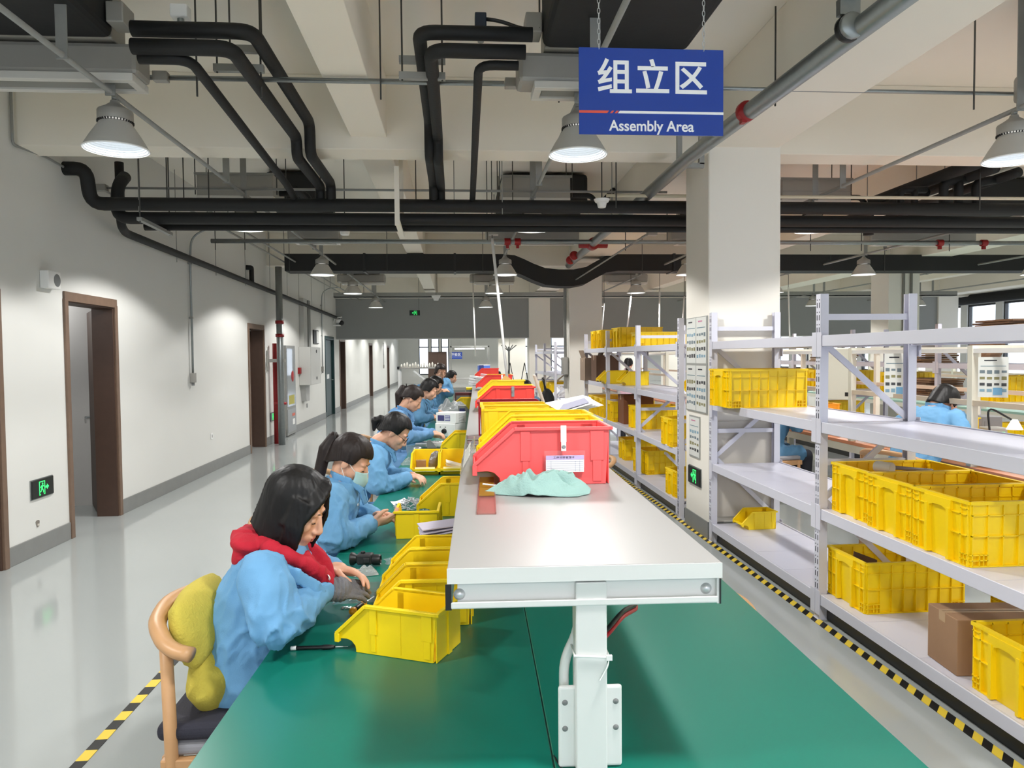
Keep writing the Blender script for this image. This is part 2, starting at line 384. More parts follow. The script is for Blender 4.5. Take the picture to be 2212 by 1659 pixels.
c9 = cross('cross_conduit', 'short grey conduit between two boxes above the white power pole', 8.9, 3.14, .012, gy(1066, 500, 8.9).x, gy(1408, 497, 8.9).x, GALVD, [gy(1043, 480, 8.9).x+.05, gy(1440, 480, 8.9).x])
for u in (1066, 1408): p = gy(u, 500, 8.9); MB().bx((p.x, 0, 3.135), (.11, .1, .1)).build('junction_box', TIN, c9)
# long insulated pipes
stA = [(-3.56, 7.13, 3.39), (-3.36, 7.13, 3.39), (-3.36, 7.2, 3.085), (8.6, 7.2, 3.085)]
stB = [(-3.2, 7.56, 3.42), (-3.2, 7.40, 3.30), (-3.2, 7.36, 2.985), (8.6, 7.36, 2.985)]
lp = pipe_thing('insulated_pipe', 'upper of the long black insulated pipes crossing the whole ceiling', 'pipe', [('pipe_run', stA, .062, .12)], BLK, [(gy(300, 440, 7.15).x, 7.15, 3.0), (gy(1085, 440, 7.15).x, 7.15, 3.0)])
lp2 = pipe_thing('insulated_pipe', 'lower of the long black insulated pipes crossing the whole ceiling', 'pipe', [('pipe_run', stB, .058, .12), ('print_line', [(-2.5, 7.31, 2.965), (-1.0, 7.31, 2.965)], .002, 0)], BLK, [(gy(1610, 440, 7.4).x, 7.4, 2.95)])
lp3 = pipe_thing('insulated_pipe', 'thinner black insulated pipe below and behind the two long ones', 'pipe', [('pipe_run', [(-3.0, 7.5, 2.93), (8.6, 7.5, 2.93)], .04, 0)], BLK, [(0.0, 7.5, 2.9), (1.6, 7.5, 2.9)])
tg = thing('trapeze_hanger', 'galvanised strut hanger under the long pipes near the left wall', 'bracket')
p1 = gy(300, 455, 6.95); p2 = gy(368, 487, 7.62); MB().beam((p1.x, 6.95, 2.905), (p2.x, 7.62, 2.875), .045, .03).build('strut_channel', GALVD, tg)
for (x, y) in ((p1.x, 6.97), (p2.x, 7.6)): MB().tube([(x, y, 2.86), (x, y, ZC)], .006, 6).build('hanger_rod', RODM, tg)
tg = thing('trapeze_hanger', 'grey painted strut hanger under the long pipes, mid ceiling', 'bracket')
p1 = gy(858, 460, 6.98).x; p2 = gy(868, 487, 7.62).x
MB().beam((p1, 6.98, 2.9), (p2, 7.62, 2.87), .045, .03).build('strut_channel', CEIL, tg)
for (x, y) in ((p1, 6.98), (p2, 7.62)): MB().box(x-.022, x+.022, y-.02, y+.02, 2.86, 3.40 if y < 7 else ZC).build('strut_leg', CEIL, tg)
# drain along the left wall
pipe_thing('drain_pipe', 'black insulated drain pipe running along the left wall above the doors', 'pipe',
           [('pipe_run', [(-3.32, 7.72, ZC-.4), (-3.32, 7.72, 2.985), (-3.44, 8.1, 2.965), (-3.47, 22.4, 2.80)], .042, .12)], BLK,
           [(gx(u, 600, -3.47).x, gx(u, 600, -3.47).y, 2.85) for u in (383, 467, 530, 583, 620, 645, 672, 700)])
a = gx(505, 566, -3.54); b = gx(543, 568, -3.47); c = gx(545, 594, -3.47)
pipe_thing('drain_branch', 'short bent black drain stub joining the wall drain pipe', 'pipe', [('pipe_run', [(-3.55, b.y-.05, a.z), (-3.47, b.y-.02, a.z), (-3.47, b.y+.0, a.z-.02), (-3.47, b.y, 2.93)], .04, .03)], BLK)
# fan coil units ---------------------------------------------------------------
GRILLE = mat('grille_white', (205, 203, 197), .5)
SLAT = mat('grille_slat', (150, 149, 143), .55)
DUCTB = mat('duct_black', (20, 21, 23), .7, var=.2, vscale=5, bump=.25, bscale=8)
def fcu(label, loc, w=1.15, wd=.88, dl=1.6, side=-1):
    """plenum with a downward grille, insulated duct behind it on the camera side"""
    t = thing('fan_coil_unit', label, 'fan coil', loc, 0, 'fan coil units under the ceiling')
    MB().box(-w/2, w/2, 0, .22, 0, .19).build('plenum', TIN, t, bevel=.03)
    m = MB()
    for (x0, x1, y0, y1) in ((-w/2+.1, w/2-.02, -.02, .03), (-w/2+.1, w/2-.02, .17, .22), (-w/2+.1, -w/2+.15, .03, .17), (w/2-.07, w/2-.02, .03, .17)): m.box(x0, x1, y0, y1, -.045, .002)
    m.build('grille_frame', GRILLE, t, bevel=.004)
    m = MB()
    for k in range(6): m.bx((.04, .045+k*.024, -.02), (w-.24, .005, .022), (.6, 0, 0))
    m.build('grille_slats', SLAT, t)
    MB().box(-wd/2, wd/2, -dl, -.02, .19, .62).build('insulated_duct', DUCTB, t, bevel=.05, seg=3)
    MB().box(-wd/2+.02, wd/2-.02, -.02, .18, .2, .5).build('blower_box', TIN, t, bevel=.01)
    MB().box(side*(wd/2+.06)-.05, side*(wd/2+.06)+.05, -.16, .0, .24, .36).build('connection_box', TIN, t, bevel=.008)
    for sx in (-1, 1):
        for y in (-1.2, -.1):
            MB().tube([(sx*(wd/2+.02), y, .3), (sx*(wd/2+.02), y, ZC-loc[2])], .006, 6).build('hanger_rod', RODM, t)
    return t
pl = gy(310, 130, 4.8); pr_ = gy(1113, 140, 4.8)
fcu('fan coil unit with grey plenum, top left corner of the view', (pl.x-.64, 4.70, 3.362), w=1.28, wd=1.05, side=1)
fcu('fan coil unit with black duct half hidden by the blue sign', (pr_.x+.62, 4.70, 3.362), w=1.22, wd=.93)
pr2 = gy(2135, 160, 5.2)
fr = fcu('fan coil unit cut off at the upper right edge of the view', (pr2.x+.58, 4.75, 3.36), w=1.16)
MB().box(-.58, .58, -1.0, -.02, .0, .2).build('side_panel', TIN, fr)
for i, (u0, u1, v, y, s) in enumerate(((620, 735, 533, 11.0, 1), (1050, 1252, 540, 11.0, -1), (1880, 2110, 545, 11.0, -1), (728, 832, 622, 17.2, 1), (1015, 1112, 622, 17.2, -1), (1305, 1400, 622, 17.2, -1), (1450, 1600, 545, 11.0, 1))):
    a = gy(u0, v, y).x; b = gy(u1, v, y).x; z = gy(u0, v, y).z
    w = ['black fan coil unit above the second lamp of the left row', 'black fan coil unit above the white power pole', 'black fan coil unit beyond the long pipes, right of the near column',
         'far fan coil unit behind the wavy black duct, left one', 'far fan coil unit behind the wavy black duct, middle one', 'far fan coil unit behind the wavy black duct, right one', 'black fan coil unit just left of the near column'][i]
    fcu(w, ((a+b)/2, y, 3.35), w=b-a, wd=(b-a)*.8, dl=1.5, side=s)
def fcu_b(label, u0, u1, v, y):
    a = gy(u0, v, y).x; b = gy(u1, v, y).x; z = gy(u0, v, y).z
    t = thing('fan_coil_unit', label, 'fan coil', ((a+b)/2, y, z), 0, 'fan coil units under the ceiling'); w = b-a
    MB().box(-w/2, w/2, 0, .55, .03, .27).build('unit_body', TIN, t, bevel=.006)
    MB().box(-w/2-.02, w/2+.02, -.015, 0, .25, .275).box(-w/2, w/2, -.006, 0, .12, .126).build('flange', GALVD, t)
    m = MB()
    for (x0, x1, y0, y1) in ((-w/2, w/2, 0, .05), (-w/2, w/2, .4, .45), (-w/2, -w/2+.05, .05, .4), (w/2-.05, w/2, .05, .4)): m.box(x0, x1, y0, y1, -.02, .03)
    m.build('grille_frame', GRILLE, t)
    for sx in (-1, 1):
        for yy in (.05, .5): MB().tube([(sx*(w/2+.03), yy, .05), (sx*(w/2+.03), yy, ZC-z)], .006, 6).build('hanger_rod', RODM, t)
    MB().tube(fillet([(w/2, .3, .12), (w/2+.3, .3, .12), (w/2+.36, .3, -.02), (w/2+.36, -.6, -.02)], .06), .032, 8).build('water_pipe', BLK, t, smooth=True)
    return t
fcu_b('grey fan coil unit behind the long pipes, over the left aisle', 425, 590, 428, 8.3)
fcu_b('grey fan coil unit behind the long pipes, over the workbench', 1086, 1232, 432, 8.3)
fcu_b('grey fan coil unit behind the long pipes, right of the near column', 1690, 1838, 436, 8.3)
# pipes feeding the fan coils: along x, along the ceiling, down under the beam, down into the long pipes
def feed(label, u_s, v_s, u_b, r, m=BLK, y0=4.5, zl=3.28, yd=6.2, ye=7.2, thin=False):
    s = gy(u_s, v_s, y0); b = gy(u_b, v_s, y0)
    if thin: pts = [s, (b.x, y0, s.z), (b.x+.02, 6.9, 3.20), (b.x+.02, ye, 3.14), (b.x+.02, ye, 3.08)]
    else: pts = [s, (b.x, y0, s.z), (b.x, yd, s.z), (b.x, yd, zl), (b.x, ye, zl), (b.x, ye, 3.1)]
    return pipe_thing('feed_pipe', label, 'pipe', [('pipe_run', pts, r, .10)], m, group='black feed pipes of the fan coils')
feed('thick black feed pipe, uppermost beside the left fan coil', 285, 62, 545, .045, zl=3.29)
feed('thick black feed pipe, second beside the left fan coil', 285, 100, 500, .045, y0=4.45, zl=3.27, ye=7.25)
feed('thin black drain pipe slanting down from the left fan coil', 300, 126, 410, .032, thin=True)
feed('thick black feed pipe, uppermost beside the signed fan coil', 1150, 75, 905, .042, zl=3.29)
feed('thick black feed pipe, second beside the signed fan coil', 1135, 113, 930, .042, y0=4.45, zl=3.27, ye=7.25)
feed('thin black drain pipe bending down from the middle fan coil', 1120, 142, 1034, .028, thin=True)
def strut(label, u0, u1, v, y):
    a = gy(u0, v, y); b = gy(u1, v, y); t = thing('support_strut', label, 'bracket', (0, 0, 0), 0, 'struts under the feed pipes')
    MB().box(a.x, b.x, y-.02, y+.02, a.z-.022, a.z+.022).build('strut_channel', GALVD, t)
    for x in (a.x+.02, b.x-.02): MB().tube([(x, y, a.z-.03), (x, y, ZC)], .006, 6).build('hanger_rod', RODM, t)
strut('upper grey strut under the left black feed pipes', 490, 572, 106, 4.95); strut('lower grey strut under the left black feed pipes', 462, 570, 147, 4.85)
strut('upper grey strut under the middle black feed pipes', 862, 962, 129, 4.95); strut('lower grey strut under the middle black feed pipes', 862, 962, 164, 4.85)
p = gy(390, 30, 4.6); t = thing('valve_actuator', 'small white valve actuator on top of the left feed pipe', 'actuator', p)
MB().box(-.05, .05, -.04, .04, -.03, .045).build('actuator_body', WHITEP, t, bevel=.008); MB().tube([(0, 0, -.10), (0, 0, -.03)], .02, 10).build('valve_stem', GALV, t)
p = gy(1038, 48, 4.6); t = thing('valve_actuator', 'dark blue valve actuator with cable on the middle feed pipe', 'actuator', p)
MB().box(-.035, .035, -.04, .04, -.045, .045).build('actuator_body', mat('actuator_navy', (22, 36, 54), .4), t, bevel=.006)
MB().tube(fillet([(.03, 0, .02), (.12, 0, .01), (.26, -.02, -.045), (.36, -.05, -.05)], .05), .012, 8).build('cable', BLK2, t, smooth=True)
MB().tube([(0, 0, -.12), (0, 0, -.04)], .02, 10).build('valve_stem', GALV, t)
# pipes at the right: steep pair running away, then drops
def yfeed(label, u1, v1, y1, y2, r, drop=None):
    a = gy(u1, v1, y1); pts = [a, (a.x, y2, a.z)]
    if drop: pts.append((a.x, y2, drop))
    pipe_thing('feed_pipe', label, 'pipe', [('pipe_run', pts, r, .1)], BLK, [(a.x, (y1+y2)/2, a.z)], group='black feed pipes of the fan coils')
yfeed('black feed pipe running to the right under the beam, first', 2110, 352, 6.75, 8.6, .06, 3.05)
yfeed('black feed pipe running to the right under the beam, second', 2150, 362, 6.9, 8.4, .055, 3.05)
yfeed('black feed pipe running to the right under the beam, third', 2200, 372, 7.0, 8.9, .05)
for i, u in enumerate((1945, 1975, 2038, 2070, 2108)):
    p = gy(u, 440, 7.25); MB0 = None
    pipe_thing('drop_pipe', 'vertical black drop pipe above the right long pipes, %s from the left' % ['first', 'second', 'third', 'fourth', 'fifth'][i], 'pipe', [('pipe_run', [(p.x, 7.25, 3.05), (p.x, 7.25, 3.36 if i > 1 else 3.28), (p.x+.3, 7.3+.4*(i % 2), 3.42 if i > 1 else 3.3)], .045 if i > 1 else .035, .06)], BLK, group='black drop pipes at the right')
yfeed('black pipe slanting away above the right long pipes', 2000, 415, 7.4, 9.6, .05)
# wavy black duct
yD = 13.55
xs = [gy(620, 570, yD).x]+[gy(u, 570, yD).x for u in (1085, 1110, 1130, 1150, 1175, 1205, 1235, 1262, 1285, 1305, 1330)]+[14.8]
dz = [0, 0, -.02, -.09, -.17, -.25, -.275, -.275, -.23, -.12, -.03, 0, 0]
t = thing('air_duct', 'black insulated air duct dipping under the sprinkler main, far ceiling', 'duct', (0, yD, 0))
m = MB(); n = len(xs)
for (x, d) in zip(xs, dz):
    m.v += [(x, -.2, 3.17+d), (x, .25, 3.17+d), (x, .25, 3.47+d), (x, -.2, 3.47+d)]
for i in range(n-1):
    for j in range(4): m.f.append((i*4+j, i*4+(j+1) % 4, i*4+4+(j+1) % 4, i*4+4+j))
m.f += [(3, 2, 1, 0), tuple((n-1)*4+j for j in range(4))]
m.build('duct_sleeve', BLK, t, autos=35)
for x in (-2.9, -1.2, .5, 3.4, 5.5, 8): MB().tube([(x, -.21, 3.15), (x, -.21, ZC)], .006, 6).build('hanger_rod', RODM, t)
for x in (-1.6, .0, 4.0): MB().box(x-.02, x+.02, -.215, .265, 3.155, 3.485).build('tape_band', BLK2, t)
# cable tray far, wall conduits
t = thing('cable_tray', 'grey cable tray crossing the ceiling in front of the dark fascia', 'cable tray', (0, 20.5, 0))
MB().box(-3.3, 14.5, 0, .3, 3.27, 3.29).box(-3.3, 14.5, 0, .015, 3.27, 3.40).box(-3.3, 14.5, .285, .3, 3.27, 3.40).build('tray_trough', GALVD, t)
for x in (-2.5, -.5, 1.5, 4, 6.5): MB().tube([(x, .15, 3.29), (x, .15, ZC)], .008, 6).build('hanger_rod', RODM, t)
for i, (x, z, nm) in enumerate(((-3.05, 3.36, 'nearer the wall'), (-2.8, 3.33, 'farther from the wall'))):
    t = thing('wall_conduit', 'thin grey conduit running away high along the left wall, %s' % nm, 'conduit')
    MB().tube([(x, 8.6, z), (x, 22.3, z)], .014, 8).build('conduit_pipe', GALVD, t, smooth=True)
    for y in (9.5, 12.5, 15.5, 18.5): MB().tube([(x, y, z), (x, y, ZC)], .005, 6).build('hanger_rod', RODM, t)
pipe_thing('insulated_pipe', 'thick black pipe running along the far right windows', 'pipe', [('pipe_run', [(16.3, 16, 3.30), (16.3, 46, 3.30)], .16, 0)], BLK, [(16.3, y, 3.4) for y in (18, 24, 30)])
for i, (x, lb) in enumerate(((9.0, 'left'), (9.16, 'right'))):
    t = thing('wall_conduit', 'grey vertical conduit on the face of the far right column, %s one' % lb, 'conduit'); MB().tube([(x, 14.33, .9), (x, 14.33, 3.4)], .025, 10).build('conduit_pipe', GALVD, t, smooth=True)
    for z in (1.2, 2.4): MB().box(x-.04, x+.04, 14.33, 14.36, z-.015, z+.015).build('conduit_clip', GALVD, t)
# sprinkler main ---------------------------------------------------------------
A = gz(1950, -8, 3.2); B = gz(1490, 338, 3.2); Cc = gz(1228, 573, 3.2)
dirv = (B-A).normalized()
t = thing('sprinkler_main', 'thick grey sprinkler main with red couplings slanting past the blue sign', 'pipe')
MB().tube([A-dirv*1.2, B, Cc], .055, 20).build('main_pipe', GALV, t, smooth=True)
def ringat(p, name, m, r=.066, w=.03): MB().tube([p-dirv*w, p-dirv*w*.6, p+dirv*w*.6, p+dirv*w], [r*.93, r, r, r*.93], 20).build(name, m, t, smooth=True)
q = gz(1612, 241, 3.2); ringat(q, 'red_coupling', REDP); [MB().bx(q+V(d_), s_).build('coupling_bolt', REDP, t) for d_, s_ in (((-.02, 0, -.066), (.03, .05, .02)), ((.05, 0, .045), (.05, .03, .03)))]
q = gz(1832, 62, 3.2); ringat(q, 'pipe_clamp', BLK2, .066, .018); ringat(q+dirv*-.035, 'clamp_strap', GALV, .063, .014)
MB().box(q.x-.05, q.x+.05, q.y-.02, q.y+.02, 3.26, 3.33).box(q.x-.035, q.x+.035, q.y-.05, q.y+.05, 3.33, 3.35).tube([(q.x, q.y, 3.3), (q.x, q.y, ZC)], .02, 8).build('clamp_hanger', GALV, t)
q = gz(1281, 527, 3.2); ringat(q, 'red_tee', REDP, .085, .1); MB().tube([q-V((.2, 0, 0)), q+V((.2, 0, 0))], .06, 14).build('red_branch', REDP, t, smooth=True)
q = gz(1222, 575, 3.2); 
for k, u in enumerate((1232, 1240)):
    qq = gz(u, 562-k*10, 3.2); ringat(qq, 'red_coupling', REDP, .07, .03)
t = thing('trapeze_hanger', 'grey strut frame holding the sprinkler main beside the column', 'bracket')
a = gy(1462, 355, 6.05); b = gy(1520, 355, 6.05)
MB().box(a.x, b.x, 6.03, 6.07, a.z-.03, a.z+.01).build('strut_channel', GALVD, t)
for x in (a.x+.02, b.x-.02): MB().box(x-.02, x+.02, 6.03, 6.07, a.z, ZC).build('strut_leg', GALVD, t)
# ceiling speakers
SPK = mat('speaker_white', (222, 222, 220), .5)
for i, (u, v, y, s, lb) in enumerate(((1300, 438, 6.95, .075, 'white bowl shaped speaker in front of the long black pipes'), (745, 496, 8.2, .095, 'white bowl shaped speaker hanging below the long black pipes'), (1108, 487, 8.2, .06, 'small white speaker left of the second middle lamp'), (942, 643, 19.0, .12, 'white bowl shaped speaker in front of the dark fascia'))):
    p = gy(u, v, y); t = thing('ceiling_speaker', lb, 'speaker', p, 0, 'ceiling speakers')
    MB().lathe([(s*.98, s*.45), (s, s*.4), (s*.82, s*.05), (s*.62, -.03*s), (s*.5, -s*.55), (s*.44, -s*.62), (.001, -s*.64)], 24, cap=False).lathe([(.001, s*.45), (s*.98, s*.45)], 24, cap=False).build('bowl', SPK, t, autos=40)
    MB().tube([(0, 0, s*.45), (0, 0, ZC-p.z)], .006, 6).build('hanger_rod', RODM, t)
# white power poles
for i, (u0, v0, u1, v1, y, z1, r, lb) in enumerate(((1063, 515, 1099, 850, 8.9, None, .018, 'white power pole leaning down to the workbench shelf'), (1022, 632, 1027, 770, 16.2, None, .016, 'second white power pole, farther along the workbench'),
        (1305, 655, 1299, 720, 15.6, None, .016, 'white pole behind the yellow crates on the rack, left one'), (1363, 640, 1354, 715, 15.6, None, .016, 'white pole behind the yellow crates on the rack, right one'),
        (1425, 628, 1424, 760, 15.8, None, .018, 'grey pole behind the middle rack, left one'), (1478, 640, 1473, 720, 15.8, None, .016, 'grey pole behind the middle rack, right one'),
        (1703, 620, 1706, 730, 17, None, .018, 'grey pole seen right of the near column'))):
    a = gy(u0, v0, y); b = gy(u1, v1, y); b.z = max(b.z, .76)
    t = thing('power_pole', lb, 'pole', (0, 0, 0), 0, 'power poles of the benches')
    MB().tube([a, b], r, 10).build('pole_tube', WHITEP, t, smooth=True)
    MB().tube([a, (a.x, a.y, ZC)], .006, 6).build('hanger_rod', RODM, t)
t = thing('guy_conduit', 'thin grey conduit slanting from a ceiling box to the middle column', 'conduit')
a = gy(1408, 500, 8.9); b = gy(1222, 618, 14.3); MB().tube([a, b], .012, 8).build('conduit_pipe', GALVD, t)
# ------------------------------------------------------------------ bins and crates
YEL = mat('yellow_plastic', (246, 212, 10), .42, var=.04, vscale=5, bump=.02, bscale=90)
YELD = mat('yellow_crate_plastic', (244, 208, 6), .38, var=.05, vscale=4, bump=.02, bscale=90)
RED = mat('red_plastic', (236, 64, 52), .42, var=.04, vscale=5)
GREENM = mat('green_mat', (14, 112, 96), .30, var=.05, vscale=3)
LAMI = mat('grey_laminate', (158, 157, 156), .35, var=.015, vscale=3)
WSTEEL = mat('white_steel', (226, 226, 224), .38, var=.015, vscale=5)
LILAC = mat('lilac_steel', (206, 206, 217), .36, var=.02, vscale=5)
LILACP = mat('lilac_shelf', (206, 206, 219), .3, var=.02, vscale=3)
BOLT = mat('bolt_steel', (206, 208, 210), .3, metal=.5)
CARD = mat('cardboard', (150, 116, 86), .75, var=.08, vscale=8, bump=.04, bscale=50)
PAPER = mat('paper', (236, 236, 238), .6)
CLEARP = mat('clear_plastic', (235, 240, 242), .08, trans=.9, alpha=.42, spec=.6)
FOGP = mat('bag_plastic', (222, 228, 230), .15, trans=.6, alpha=.55, bump=.4, bscale=25)
TEAL = mat('teal_cloth', (150, 184, 178), .9, var=.08, vscale=25, bump=.3, bscale=220)
def bin_parts(t, L, W, H, m):
    """stacking parts bin: rear wall at x=0, open low front at x=L, sides along y = +-W/2"""
    e = .004
    prof = [(.012, 0), (.80*L, 0), (.812*L, .13*H), (.85*L, .22*H), (.90*L, .25*H), (L, .235*H), (L, .34*H), (.70*L, H), (0, H)]
    mb = MB(); hw = W/2
    for s in (-1, 1): mb.prism(prof, s*hw-e/2, s*hw+e/2, 'y')
    mb.box(0, e, -hw, hw, 0, H); mb.box(.01, .81*L, -hw, hw, 0, e)
    mb.prism([(.80*L, 0), (.812*L, .13*H), (.85*L, .22*H), (.90*L, .25*H), (L, .235*H), (L, .34*H), (L-e, .34*H), (L-e, .27*H), (.90*L, .285*H), (.845*L, .25*H), (.80*L, .14*H), (.792*L, .01)], -hw, hw, 'y')
    b = mb.build('bin_body', m, t, bevel=.0012, seg=1)
    r = MB()
    for s in (-1, 1):
        y = s*(hw+.005)
        r.beam((-.006, y, H-.004), (.70*L, y, H-.004), .014, .011); r.beam((.70*L, y, H-.004), (L, y, .35*H), .014, .011); r.box(L-.012, L+.004, y-.007, y+.007, .18*H, .36*H)
    r.box(-.012, .002, -hw-.012, hw+.012, H-.009, H+.002)
    r.build('rim', m, t, bevel=.0015, seg=1)
    g = MB()
    for s in (-1, 1):
        y = s*(hw+.004)
        for x, w2 in ((.09*L, .10), (.62*L, .07)):
            g.box(x-w2*L/2, x+w2*L/2, min(y-s*.006, y+s*.003), max(y-s*.006, y+s*.003), .42*H, H-.01); g.box(x-w2*L*.32, x+w2*L*.32, min(y-s*.006, y+s*.002), max(y-s*.006, y+s*.002), .01, .42*H)
        g.box(.345*L, .349*L, min(y-s*.004, y-s*.0005), max(y-s*.004, y-s*.0005), .01, H-.01)
    g.box(-.005, .003, -.012, .012, .0, H-.01)
    g.build('ribs', m, t, bevel=.001, seg=1)['kind'] = 'stuff'
def parts_bin(label, loc, rz, L, W, H, m, group=None):
    t = thing('parts_bin', label, 'bin', loc, rz, group); bin_parts(t, L, W, H, m); return t
def crate_parts(t, L=.6, W=.41, H=.29, m=None):
    m = m or YELD; e = .004; hx, hy = L/2, W/2; tp = .012
    def ring(k, z): return [(-hx+k, -hy+k, z), (hx-k, -hy+k, z), (hx-k, hy-k, z), (-hx+k, hy-k, z)]
    b = MB(); b.v = ring(tp, 0)+ring(0, H)+ring(e, H)+ring(tp+e, .008)
    for i in range(4):
        j = (i+1) % 4; b.f += [(i, j, 4+j, 4+i), (4+i, 4+j, 8+j, 8+i), (8+i, 8+j, 12+j, 12+i)]
    b.f += [(3, 2, 1, 0), (12, 13, 14, 15)]
    b.build('crate_body', m, t)
    r = MB(); q = .011
    for s in (-1, 1):
        def yb(x, w, z0, z1, d=q): r.box(x-w/2, x+w/2, min(s*(hy-tp), s*(hy+d-.006)), max(s*(hy-tp), s*(hy+d-.006)), z0, z1)
        def xb(y, w, z0, z1, d=q): r.box(min(s*(hx-tp), s*(hx+d-.006)), max(s*(hx-tp), s*(hx+d-.006)), y-w/2, y+w/2, z0, z1)
        for k in range(9): yb(-hx+.012+k*(L-.024)/8, .004, .004, H-.004)
        yb(0, L-.02, .135, .139); yb(0, L, H-.012, H+.002, q+.004); yb(0, L-.01, .0, .006); yb(0, L-.02, H-.062, H-.058)
        for sx in (-1, 1):
            for z in (.028, .052): yb(sx*(hx-.045), .085, z, z+.004)
            yb(sx*(hx-.045), .003, .004, .056); yb(sx*(hx-.065), .003, .004, .056)
        xb(0, W, H-.012, H+.002, q+.004)
        for sy in (-1, 1):
            xb(sy*(hy-.012), .006, .004, H-.004); xb(sy*(hy-.055), .008, .004, H-.004)
            xb(sy*.078, .018, .004, H-.05, q+.012)
            xb(sy*(hy-.068), .12, .135, .139); xb(sy*(hy-.068), .12, H-.062, H-.058); xb(sy*(hy-.068), .12, .0, .006)
            for z in (.028, .052): xb(sy*(hy-.03), .05, z, z+.004)
            for z in (H-.035,): xb(sy*(hy-.03), .05, z, z+.004)
            xb(sy*(hy-.033), .004, .004, .056)
        # arched hand grip between the two proud posts
        T = MX.Translation((s*(hx+.001), 0, 0))
        r.prism([(-.095, H-.012), (-.09, H-.055), (-.068, H-.10), (-.060, H-.058), (-.03, H-.048), (.03, H-.048), (.060, H-.058), (.068, H-.10), (.09, H-.055), (.095, H-.012)], -.012, .016, 'x', T)
    r.build('ribs', m, t)['kind'] = 'stuff'
def crate(label, loc, rz=0.0, group='yellow stacking crates', L=.6, W=.41, H=.29):
    t = thing('stacking_crate', label, 'crate', loc, rz, group); crate_parts(t, L, W, H); return t
# ------------------------------------------------------------------ green workbench with its raised shelf
PH = .028; TX0 = .16
def tl(s, t, z=0.0): return V((TX0+s*math.cos(PH)+t*math.sin(PH), t*math.cos(PH)-s*math.sin(PH), z))
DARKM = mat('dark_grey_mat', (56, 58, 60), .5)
wb = thing('workbench', 'long workbench with green rubber top running away from the viewer', 'workbench', (TX0, 0, 0), -PH)
TY0, TY1 = .55, 19.5
MB().box(-.785, .785, TY0, TY1, .70, .742).build('bench_board', LAMI, wb)
m = MB()
for k in range(8):
    t0 = TY0 if k == 0 else 3.37+(k-1)*2.37; t1 = min(TY1, 3.37+k*2.37)-.006
    if t0 >= TY1: break
    for (a, b) in ((-.80, -.003), (.0, .80)):
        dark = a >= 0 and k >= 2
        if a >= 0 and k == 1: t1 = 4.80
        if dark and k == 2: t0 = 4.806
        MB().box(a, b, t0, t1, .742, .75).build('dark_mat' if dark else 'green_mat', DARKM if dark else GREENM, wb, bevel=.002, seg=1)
m = MB()
for s in (-1, 1): MB().box(s*.74-.02, s*.74+.02, TY0, TY1, .62, .70).build('side_rail', WSTEEL, wb)
for t0 in [.9+i*2.36 for i in range(8)]:
    for s in (-.72, .72): MB().box(s-.025, s+.025, t0-.025, t0+.025, 0, .70).build('leg', WSTEEL, wb)
    MB().box(-.72, .72, t0-.02, t0+.02, .62, .70).build('cross_rail', WSTEEL, wb)
# shelf on posts
sh = thing('bench_shelf', 'white raised shelf standing on square posts along the middle of the green workbench', 'shelf', (TX0, 0, 0), -PH)
SX0, SX1, ST0, ST1 = -.226, .353, 1.525, 19.0
MB().box(SX0, SX1, ST0, ST1, 1.166, 1.2).build('shelf_board', LAMI, sh, bevel=.002)
MB().box(SX0-.001, SX1+.001, ST0-.002, ST0, 1.167, 1.199).build('edge_band', WSTEEL, sh)
m = MB().box(SX0+.02, SX1-.004, ST0+.018, ST0+.022, 1.112, 1.166).build('front_apron', WSTEEL, sh)
m = MB().prism([(ST0+.002, 1.128), (ST0+.002, 1.112), (ST0+.02, 1.112), (ST0+.02, 1.118)], SX0+.006, SX1-.006, 'x').build('apron_lip', WSTEEL, sh, bevel=.003)
for s in (SX0+.004, SX1-.004):
    MB().box(s-.004, s+.004, ST0+.006, ST1, 1.110, 1.164).build('side_apron', WSTEEL, sh)
    MB().box(s-.004+(-.005 if s < 0 else .005), s+.004, ST0+.003, ST0+.006, 1.110, 1.164).build('end_cap', BLK2, sh)
for s in (SX0+.024, SX1-.028):
    MB().lathe([(.0, .008), (.006, .008), (.0105, .003), (.0125, 0)], 20, MX.Translation((s, ST0+.018, 1.139)) @ MX.Rotation(PI/2, 4, 'X'), cap=False).build('bolt_head', BOLT, sh, smooth=True)
for t0 in (ST0+.005, 3.9, 6.27, 8.64, 11, 13.4, 15.8, 18.0):
    p0 = .043
    MB().box(p0, p0+.066, t0, t0+.06, .75, 1.162).build('post', WSTEEL, sh, bevel=.003)
    MB().box(p0-.036, p0+.102, t0+.022, t0+.034, .752, .93).build('base_plate', WSTEEL, sh, bevel=.011, seg=3)
    if t0 < 2:
        for sx in (-.022, .088):
            for z in (.895, .838): MB().lathe([(0, .003), (.004, .003), (.0065, 0)], 14, MX.Translation((p0+sx, t0+.022, z)) @ MX.Rotation(PI/2, 4, 'X'), cap=False).build('screw_head', GREYPL, sh, smooth=True)
t = thing('cable_tie', 'white cable tie wrapped around the near shelf post', 'cable tie', tl(.076, ST0+.035, 1.005), -PH)
MB().tube([(-.037, -.034, .002), (.037, -.034, -.003), (.037, .034, 0), (-.037, .034, .003)], .0028, 6, closed=True).build('tie_loop', WHITEP, t)
MB().tube(fillet([(.036, -.037, -.003), (.032, -.042, -.02), (.016, -.04, -.05)], .01), .0016, 6).build('tie_tail', WHITEP, t)
MB().box(.030, .042, -.042, -.034, -.007, .003).build('tie_head', WHITEP, t)
t = thing('cable_duct', 'white flexible cable duct rising behind the near shelf post', 'cable duct', tl(.036, ST0+.07, .752), -PH)
